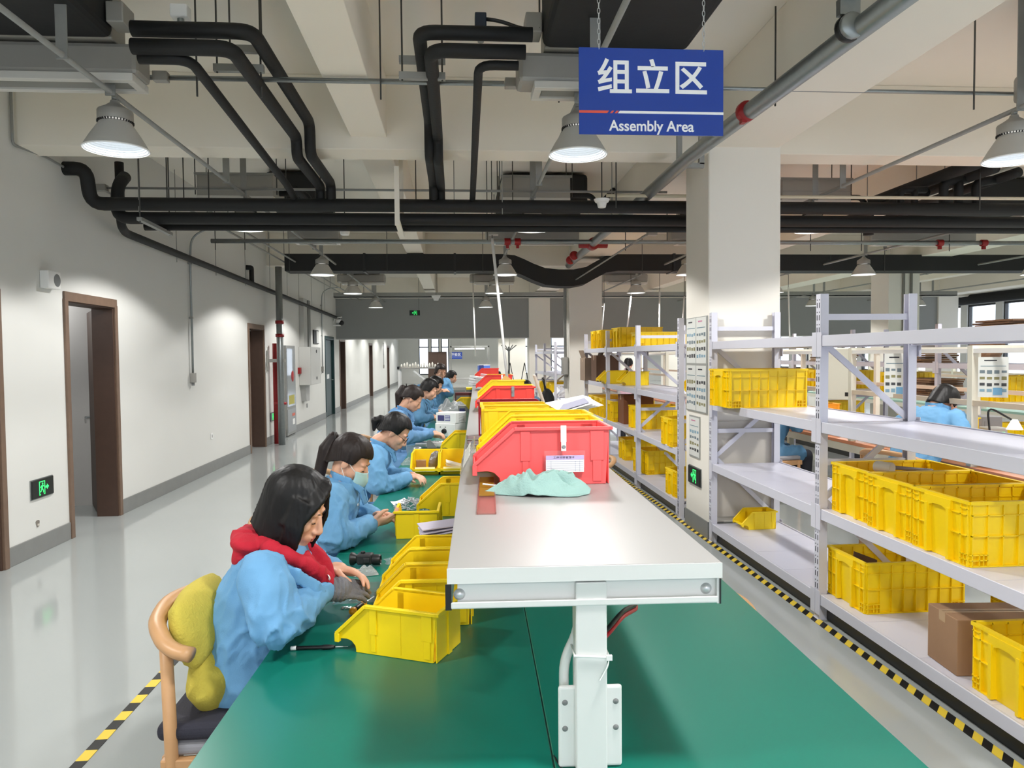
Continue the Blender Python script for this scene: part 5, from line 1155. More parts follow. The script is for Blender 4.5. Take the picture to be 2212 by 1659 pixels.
# ------------------------------------------------------------------ near column posters
def poster(t, w, h, cx, cz, seed, head=INKD, block=True, y=-.003):
    rnd = random.Random(seed); ps = MB().box(cx-w/2, cx+w/2, y-.001, y, cz-h/2, cz+h/2).build('poster_sheet', mat('poster_paper', (214, 216, 212), .5), t)
    MB().box(cx-w*.30, cx+w*.12, y-.0018, y-.001, cz+h*.40, cz+h*.43).build('printed_title', head, ps)
    MB().box(cx-w*.42, cx+w*.42, y-.0018, y-.001, cz+h*.27, cz+h*.285).build('printed_rule', mat('print_teal', (90, 122, 136), .6), ps)
    cols = [mat('print_%s' % n, c, .6) for n, c in (('slate', (110, 124, 132)), ('olive', (134, 130, 92)), ('char', (62, 64, 68)), ('sky', (126, 158, 176)))]
    for r in range(4):
        m = MB(); z = cz+h*(.13-.155*r)
        for k in range(4):
            x = cx-w*.36+k*w*.24
            m.box(x-w*.085, x+w*.085, y-.0018, y-.001, z-h*(.02+.03*rnd.random()), z+h*(.02+.025*rnd.random()))
        q = m.build('printed_pictures', cols[(r+seed) % 4], ps); q['kind'] = 'stuff'
    return ps
t = thing('notice_board', 'four work instruction posters in a grey frame on the near column', 'poster board', (2.21, 6.66, 1.55), -PI/2)
MB().box(-.29, .29, -.012, -.0005, -.44, .43).build('board_frame', mat('frame_grey', (152, 154, 150), .4), t, bevel=.003)
for i, (cx_, cz_) in enumerate(((-.14, .215), (.14, .215), (-.14, -.22), (.14, -.22))): poster(t, .265, .415, cx_, cz_, 3+i, y=-.0122, head=INKD if i != 1 else mat('print_pink', (190, 120, 150), .6))
t = thing('notice_poster', 'narrow single work instruction poster lower on the near column', 'poster', (2.209, 6.72, .88), -PI/2)
MB().box(-.15, .15, -.008, -.0005, -.20, .19).build('board_frame', MATS['frame_grey'], t, bevel=.002); poster(t, .28, .36, 0, -.005, 11, y=-.0082, head=MATS['print_pink'])
t = thing('acrylic_tray', 'grey translucent sheet leaning behind the near rack against the column', 'panel', (2.55, 6.352, .70)); MB().box(-.28, .28, -.012, -.004, -.5, .35).build('sheet', mat('pale_sheet', (196, 190, 180), .4), t, bevel=.03)
# ------------------------------------------------------------------ chairs
OAK = mat('chair_wood', (190, 146, 102), .42, var=.14, vscale=18, bump=.02)
CUSH = mat('cushion_olive_yellow', (192, 176, 70), .9, var=.08, vscale=40, bump=.35, bscale=130)
NAVY = mat('cushion_navy', (42, 42, 54), .85, var=.1, vscale=30, bump=.15, bscale=200); GREYC = mat('seat_grey_vinyl', (140, 140, 146), .45, var=.05)
def cushion(name, label, loc, r, rot, m, e=.55, cat='cushion'):
    t = thing(name, label, cat, loc)
    def f(p):
        q = V((p.x/r[0], p.y/r[1], p.z/r[2])); k = max(abs(q.y), abs(q.z)); L = math.hypot(q.y, q.z)
        s = (L/k)**e if k > 1e-6 else 1; s = min(s, 1.42)
        return V((p.x, p.y*s, p.z*s))+V((.010*noise.noise(p*9+V((r[0]*40, 0, 0))), 0, .008*noise.noise(p*8)))
    MB().ell((0, 0, 0), r, 36, 24, rot=rot, fn=f).build('cushion_body', m, t, smooth=True)
    return t
def make_chair(label, loc, rz, seatpad=GREYC):
    t = thing('armchair', label, 'chair', loc, rz, 'round backed wooden chairs')
    bow = [(-.075, -.285, .792), (-.12, -.278, .80), (-.16, -.255, .815), (-.215, -.18, .845), (-.25, 0, .86), (-.215, .18, .845), (-.16, .255, .815), (-.12, .278, .80), (-.075, .285, .792)]
    MB().tube(fillet(bow, .12, 4), .026, 12, sq=.8).build('arm_bow', OAK, t, smooth=True)
    for s in (-1, 1):
        MB().tube([(-.155, s*.262, .81), (-.15, s*.252, .46), (-.17, s*.262, 0)], [.018, .019, .014], 12).build('leg', OAK, t, smooth=True)
        MB().tube([(.20, s*.25, .47), (.215, s*.262, 0)], [.019, .013], 12).build('leg', OAK, t, smooth=True)
    MB().box(-.18, .24, -.265, -.235, .425, .475).build('seat_rail', OAK, t, bevel=.004); MB().box(-.18, .24, .235, .265, .425, .475).build('seat_rail', OAK, t, bevel=.004)
    MB().box(.215, .245, -.24, .24, .425, .475).build('seat_rail', OAK, t, bevel=.004); MB().box(-.185, -.155, -.24, .24, .425, .475).build('seat_rail', OAK, t, bevel=.004)
    MB().box(-.17, .235, -.25, .25, .476, .522).build('seat_pad', seatpad, t, bevel=.018, seg=4)
    return t
make_chair('round backed wooden chair of the nearest worker, with yellow cushions', (-.69, 2.44, 0), 0)
p = gy(408, 1362, 2.33); cushion('cushion', 'plump olive yellow cushion wedged in the back of the nearest chair', (p.x+.012, 2.42, p.z+.005), (.072, .19, .118), (0, -.25, .0), CUSH)
p = gy(424, 1480, 2.30); cushion('cushion', 'second olive yellow cushion standing on its corner below the first', (p.x+.03, 2.36, p.z+.01), (.07, .125, .10), (.75, -.15, 0), CUSH, e=.9)
t = thing('seat_cushion', 'dark navy seat cushion on the nearest chair', 'cushion', (-.67, 2.44, .5225)); MB().box(-.215, .24, -.26, .26, 0, .055).build('cushion_body', NAVY, t, bevel=.024, seg=4)
for i, (x, y, lb) in enumerate(((-.74, 3.68, 'second'), (-.74, 5.12, 'third'), (-.72, 7.35, 'fourth'), (-.64, 8.9, 'fifth'), (-.62, 10.1, 'sixth'))):
    make_chair('round backed wooden chair of the %s worker along the bench' % lb, (x, y, 0), 0)
q = gz(1618, 1300, .72); c_ = make_chair('round backed wooden chair tucked under the right side of the bench', (q.x-.275, q.y-.02, 0), PI); c_.scale = (1, 1, .845); cushion('cushion', 'yellow cushion on the chair tucked under the right side of the bench', (q.x-.20, q.y-.02, .58), (.05, .16, .10), (0, .1, 0), CUSH)
q = gz(1331, 990, .72); make_chair('round backed wooden chair on the right of the bench, farther along', (q.x-.275, q.y, 0), PI).scale = (1, 1, .845)
make_chair('round backed wooden chair of the worker behind the yellow bins', (1.24, 10.6, 0), PI)
make_chair('round backed wooden chair under the worker at the right bench', (3.57, 5.66, 0), .35)
make_chair('round backed wooden chair of the worker below the near rack shelf', (3.47, 8.0, 0), .2)
make_chair('round backed wooden chair beyond the standing woman', (-.38, 15.2, 0), 0)
make_chair('round backed wooden chair by the second power pole', (1.14, 17.5, 0), PI)
# ------------------------------------------------------------------ things on the green mat
SILV = mat('silver_bits', (196, 196, 200), .25, metal=.8); BAG = mat('zip_bag', (208, 214, 216), .12, trans=.55, alpha=.6, bump=.6, bscale=40)
def on(u, v, z=BZ): return gz(u, v, z)
p = on(640, 1405); q = on(740, 1402); an = math.atan2(q.y-p.y, q.x-p.x)
t = thing('screwdriver', 'black precision screwdriver with white cap on the green mat', 'screwdriver', (p.x, p.y, BZ+.0075), an); X = MX.Rotation(PI/2, 4, 'Y')
MB().lathe([(.005, .0), (.006, .003), (.0058, .075), (.0075, .082), (.0075, .10), (.006, .112), (.003, .118)], 16, X).build('handle', BLK2, t, smooth=True)
MB().lathe([(.0, -.018), (.006, -.016), (.0068, -.002), (.006, .0)], 16, X, cap=False).build('white_cap', WHITEP, t, smooth=True)
MB().lathe([(.0022, .116), (.002, .14), (.0009, .142), (.0008, .156)], 10, X).build('shaft', BOLT, t)
p = on(762, 1328); q = on(800, 1302); an = math.atan2(q.y-p.y, q.x-p.x)
t = thing('screwdriver', 'yellow and black screwdriver behind the nearest yellow bin', 'screwdriver', (p.x, p.y, BZ+.013), an)
MB().lathe([(.0, -.012), (.010, -.010), (.013, .0), (.012, .01)], 16, X, cap=False).build('yellow_end', mat('driver_yellow', (238, 164, 30), .4), t, smooth=True)
MB().lathe([(.012, .008), (.010, .03), (.012, .055), (.009, .07)], 16, X).build('black_grip', BLK2, t, smooth=True)
MB().lathe([(.009, .068), (.012, .082), (.006, .094)], 16, X).build('yellow_collar', MATS['driver_yellow'], t, smooth=True); MB().lathe([(.0025, .09), (.0022, .16)], 8, X).build('shaft', BOLT, t)
# parts tray
c0 = on(718, 1306); c1 = on(822, 1300); c2 = on(828, 1256); an = math.atan2(c1.y-c0.y, c1.x-c0.x); L = (c1-c0).length; Wd = (c2-c1).length*.98
t = thing('parts_tray', 'clear plastic tray with silver pins in front of the nearest worker', 'tray', (c0.x, c0.y, BZ), an)
m = MB().box(0, L, 0, Wd, 0, .0025)
for (x0, x1, y0, y1) in ((0, L, 0, .003), (0, L, Wd-.003, Wd), (0, .003, 0, Wd), (L-.003, L, 0, Wd), (0, L, Wd*.42, Wd*.42+.003), (L*.55, L*.55+.002, Wd*.42, Wd)): m.box(x0, x1, y0, y1, 0, .022)
m.build('tray_body', CLEARP, t)
rnd = random.Random(5); m = MB()
for k in range(46):
    x = .01+rnd.random()*(L-.02); y = .008+rnd.random()*(Wd*.36); a_ = rnd.random()*PI; l = .006+.004*rnd.random()
    m.tube([(x-l*math.cos(a_), y-l*.7*math.sin(a_), .004+.006*rnd.random()), (x+l*math.cos(a_), y+l*.7*math.sin(a_), .004+.008*rnd.random())], .0016, 5)
t = m.build('silver_pins', SILV); t.location = (c0.x, c0.y, BZ); t.rotation_euler = (0, 0, an); tag(t, 'scattered silver pins lying in the clear tray', 'pins', kind='stuff')
m = MB(); p = on(746, 1314)
for k in range(9): m.tube([((k % 3)*.012+.004*rnd.random(), (k//3)*.010, .002), ((k % 3)*.012+.011, (k//3)*.010+.004, .002)], .0015, 5)
t = m.build('loose_screws', SILV); t.location = (p.x-.015, p.y-.012, BZ); tag(t, 'few loose screws lying on the mat in front of the clear tray', 'screws', kind='stuff')
# monocular
p = on(757, 1222); q = on(822, 1222); an = math.atan2(q.y-p.y, q.x-p.x)
OPT = mat('optic_black', (38, 40, 42), .55, var=.2, vscale=40, bump=.2, bscale=80)
t = thing('optic_device', 'black optical eyepiece device lying on the mat beyond the worker hands', 'device', (p.x, p.y, BZ+.030), an)
MB().lathe([(.024, .0), (.029, .004), (.026, .016), (.016, .030), (.016, .036)], 24, MX.Rotation(PI/2, 4, 'Y') @ MX.Rotation(0, 4, 'X')).build('eye_cup', BLK2, t, autos=40)
MB().box(.030, .098, -.024, .024, -.022, .024).build('optic_body', OPT, t, bevel=.009, seg=3)
MB().lathe([(.019, .094), (.0225, .098), (.0225, .128), (.020, .131), (.018, .126)], 24, MX.Rotation(PI/2, 4, 'Y') @ MX.Translation((.004, 0, 0))).build('objective_ring', BLK2, t, autos=40)
MB().lathe([(.008, .022), (.0095, .024), (.0095, .032), (.0, .033)], 14, MX.Translation((.055, 0, 0)), cap=False).build('turret_knob', OPT, t, autos=40)
MB().box(.060, .090, -.03, -.022, -.012, .010).build('side_knob', OPT, t, bevel=.004)
def bag(label, u, v, sx, sy, h, seed, m=BAG, z=BZ, group='clear plastic bags', rz=0.2, name='plastic_bag'):
    p = on(u, v, z); o3 = V((seed, seed*2, 0))
    def fn(a, b):
        x, y = a-.5, b-.5; e = max(0, 1-(abs(x)*2)**3)*max(0, 1-(abs(y)*2)**3)
        return (x*sx*(1+.1*noise.noise(V((y*4, 0, 1))+o3)), y*sy*(1+.1*noise.noise(V((x*4, 3, 1))+o3)), .002+e*h*(.55+.9*abs(noise.noise(V((x*4, y*4, 2))+o3))))
    t = thing(name, label, 'bag', (p.x, p.y, z), rz, group); MB().grid(fn, 26, 20).build('bag_film', m, t, smooth=False); return t
bag('crinkled clear bag lying between the optic device and the tray', 790, 1240, .10, .075, .035, 1.2, mat('bag_silver', (196, 200, 202), .16, trans=.3, alpha=.8, bump=.5, bscale=60))
bag('flat clear bag beside the fourth yellow bin in the row', 862, 1212, .12, .10, .015, 2.7, BAG)
bag('large crumpled grey plastic bag heap beside the fourth worker', 978, 889, .50, .55, .20, 3.3, mat('bag_grey', (176, 180, 182), .2, trans=.2, alpha=.9, bump=.5, bscale=22))
bag('clear bag drooping beside the small plastic cup on the mat', 885, 1003, .14, .12, .05, 4.8)
# heap of silver tubes
rnd = random.Random(9); p = on(893, 1093); m = MB()
for k in range(150):
    r = .10*math.sqrt(rnd.random()); a_ = rnd.random()*2*PI; x, y = r*math.cos(a_)*1.15, r*math.sin(a_)*1.3; zt = .055*max(0, 1-r/.105); z = .004+zt*rnd.random(); b_ = rnd.random()*PI; l = .017; tz = (rnd.random()-.5)*.016
    m.tube([(x-l*math.cos(b_), y-l*math.sin(b_), max(.003, z-tz)), (x+l*math.cos(b_), y+l*math.sin(b_), max(.003, z+tz))], .0030, 5)
t = m.build('silver_tubes', mat('tube_grey', (190, 192, 198), .35, metal=.3)); t.location = (p.x, p.y, BZ); tag(t, 'heap of small silver grey tubes on the mat behind a yellow bin', 'tubes', kind='stuff')
p = on(862, 1090); t = thing('paper_slip', 'white curled paper slip beside the heap of silver tubes', 'paper', (p.x, p.y, BZ), .4); MB().grid(lambda a, b: ((a-.5)*.09, (b-.5)*.06, .004+.035*(a-.3)**2+.012*b), 8, 4).build('paper_sheet', PAPER, t, solid=.001)
p = on(960, 1150, BZ+.145); t = thing('envelope', 'lilac grey folded envelope lying across the yellow bins by the shelf', 'envelope', (p.x-.0, p.y, BZ+.151), .12)
for k in range(3): MB().bx((0, .006*k, .004+.012*k), (.21, .13, .006), (0, -.16+.05*k, .05*k)).build('envelope_fold', mat('lilac_paper', (196, 188, 206), .5), t, bevel=.002)
# dark bits in two bins of the row
for (s, t0, lb) in ((-.33, 2.725, 'black rubber parts inside the third yellow bin of the row'), (-.32, 2.93, 'black rubber parts inside the fourth yellow bin of the row')):
    m = MB(); q = tl(s, t0, BZ)
    for k in range(22): m.ell(((rnd.random()-.5)*.14, (rnd.random()-.5)*.11, .018+.085*rnd.random()), (.016, .013, .011), 8, 6)
    t = m.build('rubber_parts', BLK2); t.location = (q.x, q.y, q.z); tag(t, lb, 'parts', kind='stuff')
# white measuring device, notebook, tools
a = on(940, 942); b = on(983, 944); an = math.atan2(b.y-a.y, b.x-a.x); L = (b-a).length
t = thing('measuring_device', 'white measuring device with small blue screens on the green mat', 'device', (a.x, a.y, BZ), an)
MB().box(0, L, 0, .24, 0, .145).build('lower_case', WHITEP, t, bevel=.006); MB().box(.006, L+.004, .012, .25, .146, .265).build('upper_case', WHITEP, t, bevel=.006)
SCR = mat('screen_blue', (62, 62, 110), .2, emit=.15)
MB().box(.03, .115, .0095, .012, .172, .235).build('screen', SCR, t); MB().box(.125, .19, .0095, .012, .172, .235).build('button_panel', mat('panel_violet', (110, 108, 160), .4), t)
for z in (.188, .205, .222): MB().box(.128, .187, .0080, .0095, z-.003, z+.003).build('button_row', WHITEP, t)
MB().lathe([(0, .03), (.022, .03), (.026, .02), (.03, 0)], 16, MX.Translation((L*.47, 0, .06)) @ MX.Rotation(PI/2, 4, 'X'), cap=False).build('front_port', BLK2, t, autos=40)
for x in (.07, .135): MB().lathe([(0, .004), (.006, .003), (.007, 0)], 10, MX.Translation((x, 0, .105)) @ MX.Rotation(PI/2, 4, 'X'), cap=False).build('front_screw', GREYPL, t)
m = MB(); [m.box(L+.002, L+.005, .08, .2, .165+.012*k, .169+.012*k) for k in range(8)]; m.build('side_vents', GREYPL, t)['kind'] = 'stuff'
p = on(935, 962); t = thing('white_panel_board', 'white board with rows of black holes on the mat behind the bins', 'board', (p.x, p.y, BZ), -.03)
MB().box(-.17, .17, -.12, .14, 0, .03).build('board_plate', WHITEP, t, bevel=.006); m = MB()
for k in range(20): m.box(-.15+(k % 20)*.0155, -.143+(k % 20)*.0155, .10, .135, .0302, .032) if k % 5 else None
m.build('black_holes', BLK2, t)['kind'] = 'stuff'; MB().box(-.13, .06, .02, .035, .03, .033).build('black_bar', BLK2, t)
p = on(930, 978); t = thing('hand_tool', 'dark grey hand tool lying in front of the white board', 'tool', (p.x, p.y, BZ), .05)
MB().box(-.14, .16, -.03, .04, 0, .045).build('tool_body', BLK2, t, bevel=.012); MB().prism([(-.03, .045), (.06, .045), (.0, .12), (-.035, .11)], -.01, .02, 'y').build('tool_fin', GREYPL, t); MB().ell((-.12, 0, .03), (.05, .04, .032), 14, 8).build('tool_head', SILV, t, smooth=True)
p = on(893, 995); t = thing('plastic_cup', 'clear square plastic cup beside the third worker hands', 'cup', (p.x-.03, p.y+.1, BZ)); MB().lathe([(.035, .003), (.05, .115), (.054, .118), (.047, .115), (.032, .006)], 4, MX.Rotation(PI/4, 4, 'Z'), cap=True).build('cup_body', CLEARP, t)
q = tl(-.60, 5.72, BZ+.006); t = carton('small brown carton standing inside the left bin of the pair', (q.x, q.y, q.z), (.075, .06, .085), .1)
q = tl(-.50, 5.72, BZ+.006); t = thing('small_bag', 'clear bag of grey parts standing inside the left bin of the pair', 'bag', (q.x, q.y, q.z)); MB().ell((0, 0, .08), (.04, .03, .08), 14, 10, rot=(0, .3, .2), fn=lambda p: p+V((.008*noise.noise(p*30), .008*noise.noise(p*26), 0))).build('bag_film', mat('bag_parts', (120, 116, 116), .3, bump=.4, bscale=40), t)
q = tl(-.345, 5.70, BZ+.006); t = thing('paper_bundle', 'folded pale paper inside the right bin of the pair', 'paper', (q.x, q.y, q.z)); [MB().bx((0, .0, .03+.014*k), (.13, .07, .008), (.2*k-.2, .15*k, .1)).build('paper_fold', PAPER, t) for k in range(3)]
for (lb, s, t0) in (('yellow cream strip on the front lip of the left bin of the pair', -.557, 5.53), ('pale strip on the front lip of the right bin of the pair', -.345, 5.53)):
    q = tl(s, t0, BZ+.048); t = thing('label_strip', lb, 'label', (q.x, q.y, q.z), -PH); MB().bx((0, 0, 0), (.15, .004, .035), (-.5, 0, 0)).build('label_face', mat('label_cream', (240, 224, 160), .5), t)
p = on(1003, 900); t = thing('desk_unit', 'grey bench power unit standing by the shelf edge beside the grey bags', 'device', (p.x-.03, p.y, BZ), -PH); MB().box(-.06, .06, -.1, .1, 0, .17).build('unit_case', TIN, t, bevel=.006); MB().box(-.04, .04, -.104, -.1, .05, .13).build('unit_screen', SCR, t)
# extra worktop items on the far half of the bench
for i, (s, t0, w, d, h, mm, lb) in enumerate(((-.35, 13.6, .3, .2, .12, BLK2, 'black tool case on the far green mat'), (-.4, 13.2, .3, .25, .25, mat('dark_red_box', (96, 40, 44), .5), 'dark red box far along the bench'), (-.5, 14.4, .25, .25, .3, TIN, 'grey instrument far along the bench'), (-.3, 16.0, .35, .3, .22, YEL, 'yellow tray box at the far end of the bench'))):
    q = tl(s, t0, BZ); t = thing('bench_box', lb, 'box', (q.x, q.y, q.z), -PH); MB().box(-w/2, w/2, -d/2, d/2, 0, h).build('box_body', mm, t, bevel=.01); MB().box(-w/2+.02, w/2-.02, -d/2-.003, -d/2, h*.3, h*.8).build('front_plate', GREYPL, t)
q = tl(.0, 17.3, 1.2); t = thing('blue_box', 'blue and white carton standing on the far end of the raised shelf', 'box', (q.x, q.y, q.z), .15); MB().box(-.13, .13, -.1, .1, 0, .24).build('carton_body', mat('box_sky', (90, 130, 222), .5), t, bevel=.006); MB().box(-.131, -.02, -.102, -.1, .0, .235).build('navy_print', mat('print_navy', (46, 60, 130), .5), t); MB().box(-.132, .132, -.102, .102, .225, .243).build('white_lid', WHITEP, t)
for (s, t0, lb, mm) in ((.05, 12.3, 'pink paper stack on the shelf behind the third red bin', mat('pink_paper', (238, 186, 186), .6)), (-.12, 11.2, 'white bag on the shelf edge behind the third red bin', PAPER)):
    q = tl(s, t0, 1.2); t = thing('paper_stack', lb, 'paper', (q.x, q.y, q.z), .2); [MB().bx((.01*k, 0, .02+.03*k), (.3, .22, .03), (.03*k, .05*k, .1*k)).build('paper_bundle', mm, t, bevel=.006) for k in range(4)]
p = gx(1150, 830, .62); q = V((.98, 8.0, 0)); t = thing('black_bag', 'black bag hung over the chair back right of the bench', 'bag', (1.22, 9.9, .62)); MB().ell((0, 0, .30), (.11, .15, .28), 20, 14, fn=lambda p: p+V((.02*noise.noise(p*7), .02*noise.noise(p*6), 0))).build('bag_body', mat('bag_black', (24, 24, 27), .85), t, smooth=True); MB().tube(fillet([(-.02, -.08, .55), (-.08, -.1, .72), (-.04, .08, .72), (-.02, .08, .55)], .06), .012, 8).build('bag_strap', BLK2, t)
# ------------------------------------------------------------------ bottle rack left of the far bench
t = thing('bottle_rack', 'grey utility rack with three shelves beyond the bent workers', 'rack', (-.62, 12.9, 0), 0)
for z, d in ((1.46, .42), (1.02, .42), (.60, .42), (.28, .42)): MB().box(-.36, .36, -.21, .21, z-.025, z).build('rack_shelf', TIN, t, bevel=.003)
for x in (-.35, .35):
    for y in (-.2, .2): MB().box(x-.015, x+.015, y-.015, y+.015, 0, 1.46 if z else 1).build('rack_post', WSTEEL, t)
MB().box(-.38, -.34, -.23, .23, 1.43, 1.475).build('end_cap', BLK2, t)
MB().beam((-.1, -.2, 1.40), (.33, -.2, 1.06), .02, .03).build('rack_brace', WSTEEL, t)
NTH = 'first second third fourth fifth sixth seventh eighth ninth tenth eleventh twelfth thirteenth fourteenth'.split()
for z, n in ((1.46, 14), (1.02, 10)):
    for k in range(n):
        h = .055+.035*((k*7) % 3)/2; b_ = thing('bottle', 'small pale bottle, %s from the left on the %s shelf of the bottle rack' % (NTH[k], 'top' if z > 1.2 else 'second'), 'bottle', (-.62-.31+k*(.62/(n-1)), 12.9-.12, z), 0, 'bottles on the bottle rack %s shelf' % ('top' if z > 1.2 else 'second'))
        MB().lathe([(.0, 0), (.015, 0), (.015, h*.75), (.008, h*.86), (.008, h), (0, h)], 10, cap=False).build('bottle_body', mat('bottle_pale', (226, 224, 214), .35), b_, smooth=True)
cloth('blue_cloth', 'light blue cloth draped over the second shelf of the bottle rack', 'cloth', (-.68, 12.78, 1.03), .1, .40, .30, .13, COATD, 5.1, 20, 16)
t = thing('red_tool', 'pink red clamp tool leaning on the bottle rack', 'tool', (-.80, 12.7, .60), .2); MB().tube([(-.05, 0, .02), (.02, 0, .22), (.12, 0, .32)], .03, 8).build('tool_arm', mat('tool_pink', (206, 90, 92), .5), t, smooth=True); MB().tube([(-.05, 0, .02), (.10, .0, .06)], .025, 8).build('tool_jaw', MATS['tool_pink'], t, smooth=True)
parts_bin('yellow parts bin on the lowest shelf of the bottle rack', (-.45, 12.9, .28), PI, .42, .236, .18, YEL)
crate('yellow crate on the floor under the bottle rack', (-.62, 12.9, 0), 0, L=.58, W=.38, H=.24)
# ------------------------------------------------------------------ right hand benches
ORANGE = mat('bench_orange', (206, 136, 100), .4, var=.06, vscale=6); CREAM = mat('cream_steel', (214, 212, 198), .4); RAILW = mat('rail_beige', (196, 180, 160), .4)
def bench2(label, x0, x1, y0, y1, top, posts, prz=1.69):
    t = thing('workbench', label, 'workbench', (x0, y0, 0)); w, l = x1-x0, y1-y0
    MB().box(0, w, 0, l, .715, .75).build('bench_top', top, t, bevel=.004); MB().box(0, w, .02, l-.02, .64, .715).build('bench_apron', CREAM, t)
    for y in (.05, l/2, l-.05):
        for x in (.05, w-.05): MB().box(x-.03, x+.03, y-.03, y+.03, 0, .64).build('leg', CREAM, t)
    MB().box(.03, w-.03, l/2-.02, l/2+.02, .12, .16).build('foot_rail', CREAM, t)
    for y in posts:
        for x in (.04, w-.04): MB().box(x-.027, x+.027, y-y0-.027, y-y0+.027, .75, prz).build('post', CREAM, t)
        MB().box(.04, w-.04, y-y0-.02, y-y0+.02, prz-.04, prz).build('cross_rail', CREAM, t)
    for x in (.04, w-.04):
        MB().box(x-.02, x+.02, posts[0]-y0, posts[-1]-y0, 1.63, 1.665).build('upper_rail', WSTEEL, t); MB().box(x-.02, x+.02, posts[0]-y0, posts[-1]-y0, 1.225, 1.265).build('lower_rail', RAILW, t)
    return t
bench2('orange topped workbench with cream posts behind the near rack', 3.95, 5.35, 4.7, 12.5, ORANGE, [4.8, 5.45, 7.2, 9.0, 11.0])
bench2('farther workbench with cream posts, second row at the right', 8.2, 9.6, 8.0, 20.0, mat('bench_green_pale', (150, 186, 172), .4), [8.3, 11, 13.6, 16.5])
bench2('far workbench with cream posts behind the middle rack', 3.95, 5.35, 13.6, 21.5, ORANGE, [13.8, 16.2, 18.6, 21])
def wposter(label, loc, w, h, rz=-PI/2, rx=0):
    t = thing('notice_poster', label, 'poster', loc, rz); t.rotation_euler = (rx, 0, rz)
    poster(t, w, h, 0, 0, 21+int(loc[1]*3), y=-.002); MB().box(.0, w*.3, -.0055, -.0045, -h*.44, -h*.26).build('blue_block', mat('print_blue', (110, 160, 196), .6), t); return t
wposter('white work sheet with teal lines hung on the orange bench rail', (3.99, 6.45, 1.43), .20, .40, -.75)
wposter('grey work sheet hung on the orange bench rail near its first post', (3.98, 5.22, 1.45), .19, .30, -.6)
wposter('white work sheet farther along behind the near column', (3.93, 9.6, 1.45), .20, .34, -.75)
t = thing('panel_box', 'cream flat panel box with a black square hung on the orange bench', 'panel', (3.93, 7.32, 1.42), -.9); MB().box(-.13, .13, -.03, 0, -.26, .27).build('panel_body', CREAM, t, bevel=.01); MB().box(.06, .10, -.032, -.03, -.22, -.18).build('black_square', BLK2, t)
for (lb, x, y, d, mm, sc) in (('white instrument box on the orange bench seen past the rack post', 4.12, 7.9, (.2, .26, .15), WHITEP, True), ('dark bench scale on the orange bench', 4.35, 8.6, (.3, .3, .22), BLK2, False), ('grey control unit with green display on the orange bench', 4.62, 6.05, (.16, .16, .24), TIN, True), ('dark grey tester at the near end of the orange bench', 4.9, 6.5, (.18, .2, .3), GREYPL, False)):
    t = thing('instrument', lb, 'instrument', (x, y, .75), -.2); MB().box(-d[0]/2, d[0]/2, -d[1]/2, d[1]/2, 0, d[2]).build('instrument_case', mm, t, bevel=.01)
    MB().box(-d[0]*.35, d[0]*.35, -d[1]/2-.004, -d[1]/2, d[2]*.5, d[2]*.85).build('front_screen', EXITG if 'green' in lb else GREYPL, t)
t = thing('small_tree_lamp', 'small device with bright green light on the orange bench', 'device', (4.15, 6.95, .75)); MB().lathe([(.05, 0), (.05, .05), (.02, .06), (.02, .12)], 14).build('device_base', BLK2, t); MB().ell((0, 0, .15), (.03, .03, .035), 12, 8).build('green_light', EXITG, t, smooth=True)
t = thing('desk_lamp', 'white bench lamp glowing beside the worker at the right bench', 'lamp', (4.35, 5.7, .75)); MB().lathe([(.06, 0), (.06, .02), (.01, .025)], 16).build('lamp_base', BLK2, t); MB().tube(fillet([(0, 0, .02), (-.05, 0, .45), (.12, -.05, .34)], .08), .008, 8).build('lamp_arm', BLK2, t); MB().lathe([(.02, .08), (.06, .0), (.055, 0)], 20, MX.Translation((.14, -.06, .26))).build('lamp_shade', mat('lamp_glow', (255, 250, 240), .5, emit=1.5), t, smooth=True)
cushion('bag_roll', 'white pillow like bag lying on the orange bench beside the worker', (4.22, 5.42, .80), (.20, .12, .06), (0, 0, .3), PAPER, cat='bag')
bag('clear plastic bag heap beside the white pillow bag on the orange bench', 2160, 905, .3, .25, .12, 7.7, BAG, z=.75)
t = bpy.data.objects['plastic_bag.004'] if 'plastic_bag.004' in bpy.data.objects else None
if t: t.location = (4.6, 5.5, .75)
parts_bin('red parts bin on the orange bench beside the worker head', (4.62, 6.35, .75), PI+.2, .30, .2, .16, mat('box_crimson', (168, 30, 44), .5)); parts_bin('yellow parts bin stacked on the red bin beside the worker head', (4.62, 6.35, .912), PI+.2, .30, .2, .14, YEL)
parts_bin('orange yellow parts bin hung above the orange bench', (4.3, 8.1, .95), PI, .22, .16, .12, mat('orange_plastic', (240, 160, 20), .45)); t = thing('bin_stand', 'black stand holding the orange yellow parts bin', 'stand', (4.2, 8.1, .75)); MB().box(-.12, .1, -.08, .08, 0, .195).build('stand_body', BLK2, t, bevel=.01)
t = thing('wire_cutter', 'black and yellow cutter lying on the front of the orange bench', 'tool', (4.02, 6.75, .755), -1.2); MB().tube([(0, 0, .006), (.10, .0, .006)], .009, 8).build('tool_grip', BLK2, t); MB().tube([(.10, 0, .006), (.17, .02, .006)], .004, 6).build('tool_jaw', MATS['driver_yellow'], t)
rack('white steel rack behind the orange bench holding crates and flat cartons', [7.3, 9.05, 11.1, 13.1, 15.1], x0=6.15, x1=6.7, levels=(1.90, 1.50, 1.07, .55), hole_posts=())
for (lb, y, z) in (('first', 8.2, 1.07), ('second', 10.2, 1.07), ('third', 11.7, 1.07), ('fourth', 12.4, 1.07), ('fifth', 13.6, 1.07), ('sixth', 7.8, .55), ('seventh', 9.7, .55), ('eighth', 12.0, .55)):
    rc('yellow crate on the rack behind the orange bench, %s of eight' % lb, 6.45, y, z)
